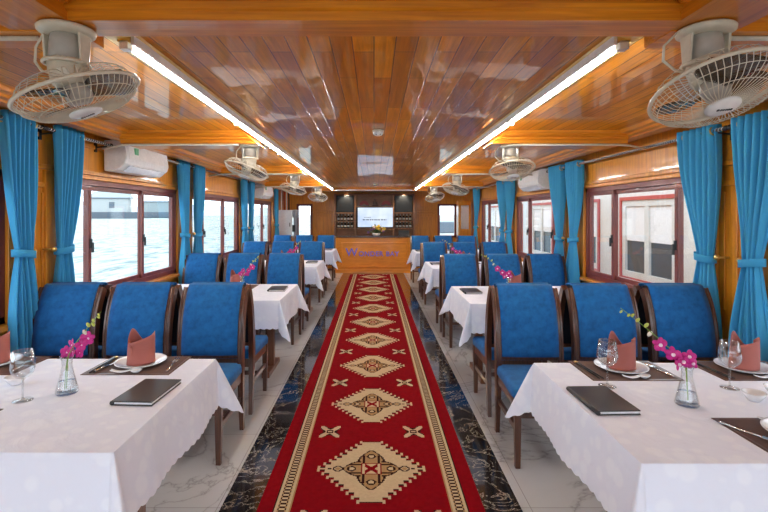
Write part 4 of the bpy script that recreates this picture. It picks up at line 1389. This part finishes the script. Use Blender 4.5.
def text_mesh(txt, size, ext):
    cu = bpy.data.curves.new('letters', 'FONT'); cu.body = txt; cu.size = size; cu.extrude = ext; cu.offset = 0.003; cu.space_character = 1.12
    to = bpy.data.objects.new('letters', cu); col.objects.link(to)
    dg = bpy.context.evaluated_depsgraph_get()
    me = bpy.data.meshes.new_from_object(to.evaluated_get(dg))
    bpy.data.objects.remove(to)
    return me
def put_text(txt, size, x, z, parent):
    me = text_mesh(txt, size, 0.008); me.materials.clear(); me.materials.append(M_SIGN)
    o = bpy.data.objects.new('lettering', me); col.objects.link(o); o.parent = parent
    o.location = (x, -0.009, z); o.rotation_euler = (R(90), 0, 0)
    w = max(v.co.x for v in me.vertices)
    return o, x + w
_, xe = put_text('W', 0.290, -0.72, 0.43, ct)
_, xe = put_text('ONDER BAY', 0.170, xe + 0.02, 0.43, ct)
for c in kids(ct):
    if c.name.startswith('lettering'):
        pass

for x, y in ((-0.45, 11.70), (0.02, 11.70), (0.49, 11.70), (-0.75, 12.62), (0.80, 12.62)):  # rear pair is added, with no fitting known there, to lighten the bottles
    w = 'over the front of the bar counter' if y < 12 else 'added to brighten the bottle racks'
    t = thing('downlight', 'small round downlight in the ceiling ' + w, 'ceiling light', (x, y, zc(y) - 0.001), 0, 'downlights ' + w)
    MB().lathe([(0.045, 0), (0.045, -0.008), (0.032, -0.010), (0.032, -0.002)], 20, cap=False).build('trim_ring', M_STEEL, t)
    MB().lathe([(0.031, -0.002), (0.031, -0.006)], 16).build('lens', M_LENS, t)
    ld = bpy.data.lights.new('downlight_beam', 'SPOT'); ld.energy = 16 if y < 12 else 40; ld.spot_size = R(95); ld.spot_blend = 0.6; ld.shadow_soft_size = 0.03; ld.color = (1, 0.85, 0.62)
    lo = bpy.data.objects.new('downlight_beam', ld); col.objects.link(lo); lo.parent = t; lo.location = (0, 0, -0.02)
    if y > 12: lo.rotation_euler = (R(12), 0, 0)

# flower arrangement on the counter
fa = thing('flower_arrangement', 'yellow and white flower arrangement standing on the bar counter', 'flowers', (0.06, 12.10, ch + 0.04))
MB().lathe([(0.07, 0.0), (0.10, 0.03), (0.11, 0.07), (0.095, 0.07), (0.09, 0.04), (0.01, 0.03)], 20, cap=False).build('bowl', M_CERAMIC, fa)
rnd = random.Random(4); m = MB()
for i in range(46):
    a = rnd.uniform(0, 2 * PI); el = rnd.uniform(0.05, 1.3); r = rnd.uniform(0.14, 0.26)
    d = Vector((math.cos(a) * math.cos(el) * 1.3, math.sin(a) * math.cos(el) * 0.6, math.sin(el)))
    Mx = d.to_track_quat('Z', 'Y').to_matrix()
    m.ball(Vector((0, 0, 0.06)) + d * r * 0.55, 0.020, 0.004, r * 0.5, 6, 6, 0, Mx)
m.build('foliage', plain('dark_foliage', (0.05, 0.10, 0.025), rough=0.5), fa)
for i in range(22):
    a = rnd.uniform(0, 2 * PI); el = rnd.uniform(0.15, 1.35); r = rnd.uniform(0.14, 0.20)
    p = Vector((math.cos(a) * math.cos(el) * 1.35, math.sin(a) * math.cos(el) * 0.6 - 0.02, math.sin(el) + 0.35)) * r
    mm = MB()
    for k in range(6):
        Mx = Matrix.Rotation(k * PI / 3, 3, 'Y'); mm.ball(p + Mx @ Vector((0, 0, 0.02)), 0.014, 0.010, 0.02, 6, 5, 0, Mx)
    mm.build('flower', [M_YELLOW, M_FLOWERW, M_FLOWERP, M_YELLOW][i % 4], fa)

# ------------------------------------------------------------------ back bar shelving
YB = 12.72
sb = thing('bar_shelving', 'tall wooden back bar shelving with wine racks and television niche', 'shelving', (0, YB, 0))
MB().box(-1.06, 1.10, 0.24, 0.265, 0.0, 2.05).build('back_panel', M_SHELFWOOD, sb)
for x in (-1.06, -0.51, 0.53, 1.08):
    MB().box(x - 0.018, x + 0.018, 0.0, 0.24, 0.0, 2.05).build('upright', M_SHELFWOOD, sb)
for x0, x1, z in ((-1.04, 1.06, 2.03), (-1.04, -0.53, 1.53), (0.55, 1.06, 1.53), (-1.04, -0.53, 1.30), (0.55, 1.06, 1.30), (-1.04, -0.53, 1.10), (0.55, 1.06, 1.10), (-1.04, 1.06, 0.90), (-0.49, 0.51, 1.70)):
    MB().box(x0, x1, 0.005, 0.24, z - 0.012, z + 0.012).build('shelf', M_SHELFWOOD, sb)
for s, x0, x1 in (('left', -1.035, -0.535), ('right', 0.555, 1.055)):
    t = thing('loudspeaker', 'black box filling the top %s compartment of the back bar' % s, 'loudspeaker', ((x0 + x1) / 2, YB + 0.02, 1.542), 0, 'black boxes in the back bar')
    hw = (x1 - x0) / 2 - 0.01
    MB().box(-hw, hw, 0, 0.2, 0.001, 0.46).build('cabinet', M_BLACKPL, t, bevel=0.01)
    MB().box(-hw + 0.02, hw - 0.02, -0.008, 0, 0.03, 0.43).build('front_grille', M_BLACKGLASS, t)
tv = thing('television', 'flat television with a pale blue lit screen behind the bar', 'television', (0.035, YB + 0.06, 1.112))
MB().box(-0.49, 0.49, 0, 0.04, 0.02, 0.575).build('bezel', M_BLACKPL, tv, bevel=0.004)
MB().box(-0.475, 0.475, -0.003, 0.0, 0.035, 0.56).build('screen', M_SCREEN, tv)
m = MB(); rnd = random.Random(2); x = -0.34
while x < 0.30:
    w = rnd.uniform(0.02, 0.055); m.box(x, x + w, -0.005, -0.0028, 0.215, 0.245); x += w + rnd.uniform(0.010, 0.03)
x = -0.30
while x < -0.12:
    w = rnd.uniform(0.015, 0.04); m.box(x, x + w, -0.005, -0.0028, 0.29, 0.305); x += w + 0.01
m.build('screen_writing', M_SCREENTEXT, tv)
MB().box(-0.12, 0.12, -0.03, 0.10, -0.011, 0.004).box(-0.04, 0.04, 0.005, 0.035, 0.0, 0.03).build('stand', M_BLACKPL, tv)
MB().box(-0.49, 0.51, 0.005, 0.24, 1.076, 1.10).build('shelf', M_SHELFWOOD, sb)
# wine bottles
M_LABEL = plain('white_bottle_label', (0.80, 0.78, 0.72), rough=0.6)
def make_bottle():
    t = thing('wine_bottle', '', '')
    MB().lathe([(0.030, 0.0), (0.033, 0.004), (0.033, 0.095), (0.026, 0.118), (0.013, 0.136), (0.012, 0.150)], 16).build('glass_body', M_BOTTLE, t)
    MB().lathe([(0.0135, 0.146), (0.0135, 0.186), (0.010, 0.188)], 12).build('capsule', M_CAPSULE, t)
    MB().lathe([(0.0337, 0.030), (0.0337, 0.085)], 16, cap=False).build('paper_label', M_LABEL, t, solid=0.0006)
    return t
for s, xs in (('left', -0.965), ('right', 0.625)):
    for r, z in enumerate((1.112, 1.312)):
        for k in range(5):
            first_or_dup(PROTO, 'bottle', make_bottle, (xs + 0.090 * k, YB + 0.07, z + 0.0005), 0,
                         'dark wine bottle, white label, %s shelf of the %s bar rack' % (['lower', 'upper'][r], s), 'bottle', 'wine bottles on the %s shelf of the %s rack' % (['lower', 'upper'][r], s))
# ornaments on top shelf
for s, x in (('left', -0.27), ('right', 0.33)):
    t = thing('ornament', 'red fan shaped ornament on the %s of the top bar shelf' % s, 'ornament', (x, YB + 0.10, 1.712), 0, 'red ornaments')
    m = MB(); vv = [(0.13 * math.cos(a), 0, 0.02 + 0.13 * math.sin(a)) for a in [PI * k / 14 for k in range(15)]]
    vi = [(0.05 * math.cos(a), 0, 0.02 + 0.05 * math.sin(a)) for a in [PI * k / 14 for k in range(15)]]
    V2 = vv + vi + [(x_, 0.02, z_) for x_, _, z_ in vv + vi]
    F = []
    for k in range(14):
        F += [(k, k + 1, 15 + k + 1, 15 + k), (30 + k + 1, 30 + k, 45 + k, 45 + k + 1), (k + 1, k, 30 + k, 30 + k + 1), (15 + k, 15 + k + 1, 46 + k, 45 + k)]
    m.add(V2, F); m.build('arc', M_REDORN, t)
    MB().box(-0.14, 0.14, -0.01, 0.04, 0.0, 0.025).build('base', M_CHAIRWOOD, t)
t = thing('ship_model', 'small dark sailing ship model in the middle of the top bar shelf', 'model', (0.03, YB + 0.10, 1.712))
MB().add([(-0.10, -0.02, 0.03), (0.10, -0.02, 0.03), (0.10, 0.02, 0.03), (-0.10, 0.02, 0.03), (-0.07, -0.015, 0), (0.07, -0.015, 0), (0.07, 0.015, 0), (-0.07, 0.015, 0)], [(0, 1, 2, 3), (4, 7, 6, 5), (0, 4, 5, 1), (1, 5, 6, 2), (2, 6, 7, 3), (3, 7, 4, 0)]).build('hull', M_CHAIRWOOD, t)
for x, h in ((-0.045, 0.15), (0.0, 0.20), (0.05, 0.14)):
    MB().tube([(x, 0, 0.03), (x, 0, h)], 0.003, 5).build('mast', M_CHAIRWOOD, t)
    MB().grid(lambda u, v, x=x, h=h: (x - 0.018 + 0.036 * u * (1 - 0.5 * v), -0.012 * math.sin(PI * u) - 0.002, 0.045 + (h - 0.06) * v), 6, 6).build('sail', M_CHAIRWOOD, t, solid=0.002)
# small things on the counter shelf
t = thing('laptop', 'dark laptop standing open at the right of the bar counter', 'laptop', (0.78, 12.20, ch + 0.04))
MB().box(-0.14, 0.14, -0.1, 0.1, 0.0, 0.015).build('base', M_BLACKPL, t)
m = MB(); m.add([(-0.14, 0.1, 0.012), (0.14, 0.1, 0.012), (0.14, 0.14, 0.13), (-0.14, 0.14, 0.13), (-0.14, 0.11, 0.012), (0.14, 0.11, 0.012), (0.14, 0.15, 0.13), (-0.14, 0.15, 0.13)], [(0, 1, 2, 3), (7, 6, 5, 4), (0, 4, 5, 1), (1, 5, 6, 2), (2, 6, 7, 3), (3, 7, 4, 0)])
m.build('lid', M_BLACKGLASS, t)

# ------------------------------------------------------------------ white cabinet, post
t = thing('electrical_cabinet', 'white electrical cabinet on the left wall beside the end window', 'cabinet', (-2.27, 11.92, 0.88))
MB().box(-0.195, 0.195, 0, 0.26, 0, 0.72).build('body', M_CERAMIC, t, bevel=0.006)
MB().box(-0.18, 0.18, -0.014, 0, 0.02, 0.70).build('door', M_CERAMIC, t, bevel=0.003)
MB().box(0.13, 0.15, -0.03, -0.014, 0.30, 0.40).build('handle', M_BLACKPL, t)
for x, c in ((-0.10, M_WHITE), (-0.03, M_REDORN), (0.03, M_WHITE), (0.09, M_BLACKPL)):
    MB().tube([(x, 0.12, 0.715), (x, 0.12, 1.0), (x * 0.9, 0.12, zc(12) - 0.88 + 0.01)], 0.016, 8).build('conduit_pipe', c, t)
t = thing('display_cabinet', 'tall wooden cabinet with a pale curtained glass door at the right end', 'cabinet', (2.29, 11.86, 0))
MB().box(-0.16, 0.16, 0, 0.30, 0, 1.84).build('body', M_PANELY, t, bevel=0.006)
d = MB().box(-0.15, 0.15, -0.02, 0, 0.10, 0.18).box(-0.15, 0.15, -0.02, 0, 1.72, 1.80).box(-0.15, -0.10, -0.02, 0, 0.18, 1.72).box(0.10, 0.15, -0.02, 0, 0.18, 1.72).box(-0.10, 0.10, -0.012, 0, 0.18, 1.12).build('door', M_PANELY, t, bevel=0.003)
MB().grid(lambda u, v: (-0.10 + 0.20 * u, -0.006 + 0.003 * math.sin(u * 38), 1.12 + 0.60 * v), 60, 4).build('lace_curtain', M_PAPER, d, solid=0.001)
t = thing('floor_post', 'grey upright post with a small control box beside the white cabinet', 'post', (-2.0, 12.0, 0))
MB().lathe([(0.09, 0), (0.09, 0.02), (0.05, 0.03), (0.05, 1.40), (0.075, 1.42), (0.075, 1.58), (0.05, 1.61)], 20).build('column', plain('post_grey', (0.34, 0.34, 0.38), rough=0.5), t)
MB().box(-0.07, 0.0, -0.10, -0.045, 1.05, 1.22).build('control_box', M_BLACKPL, t, bevel=0.004)
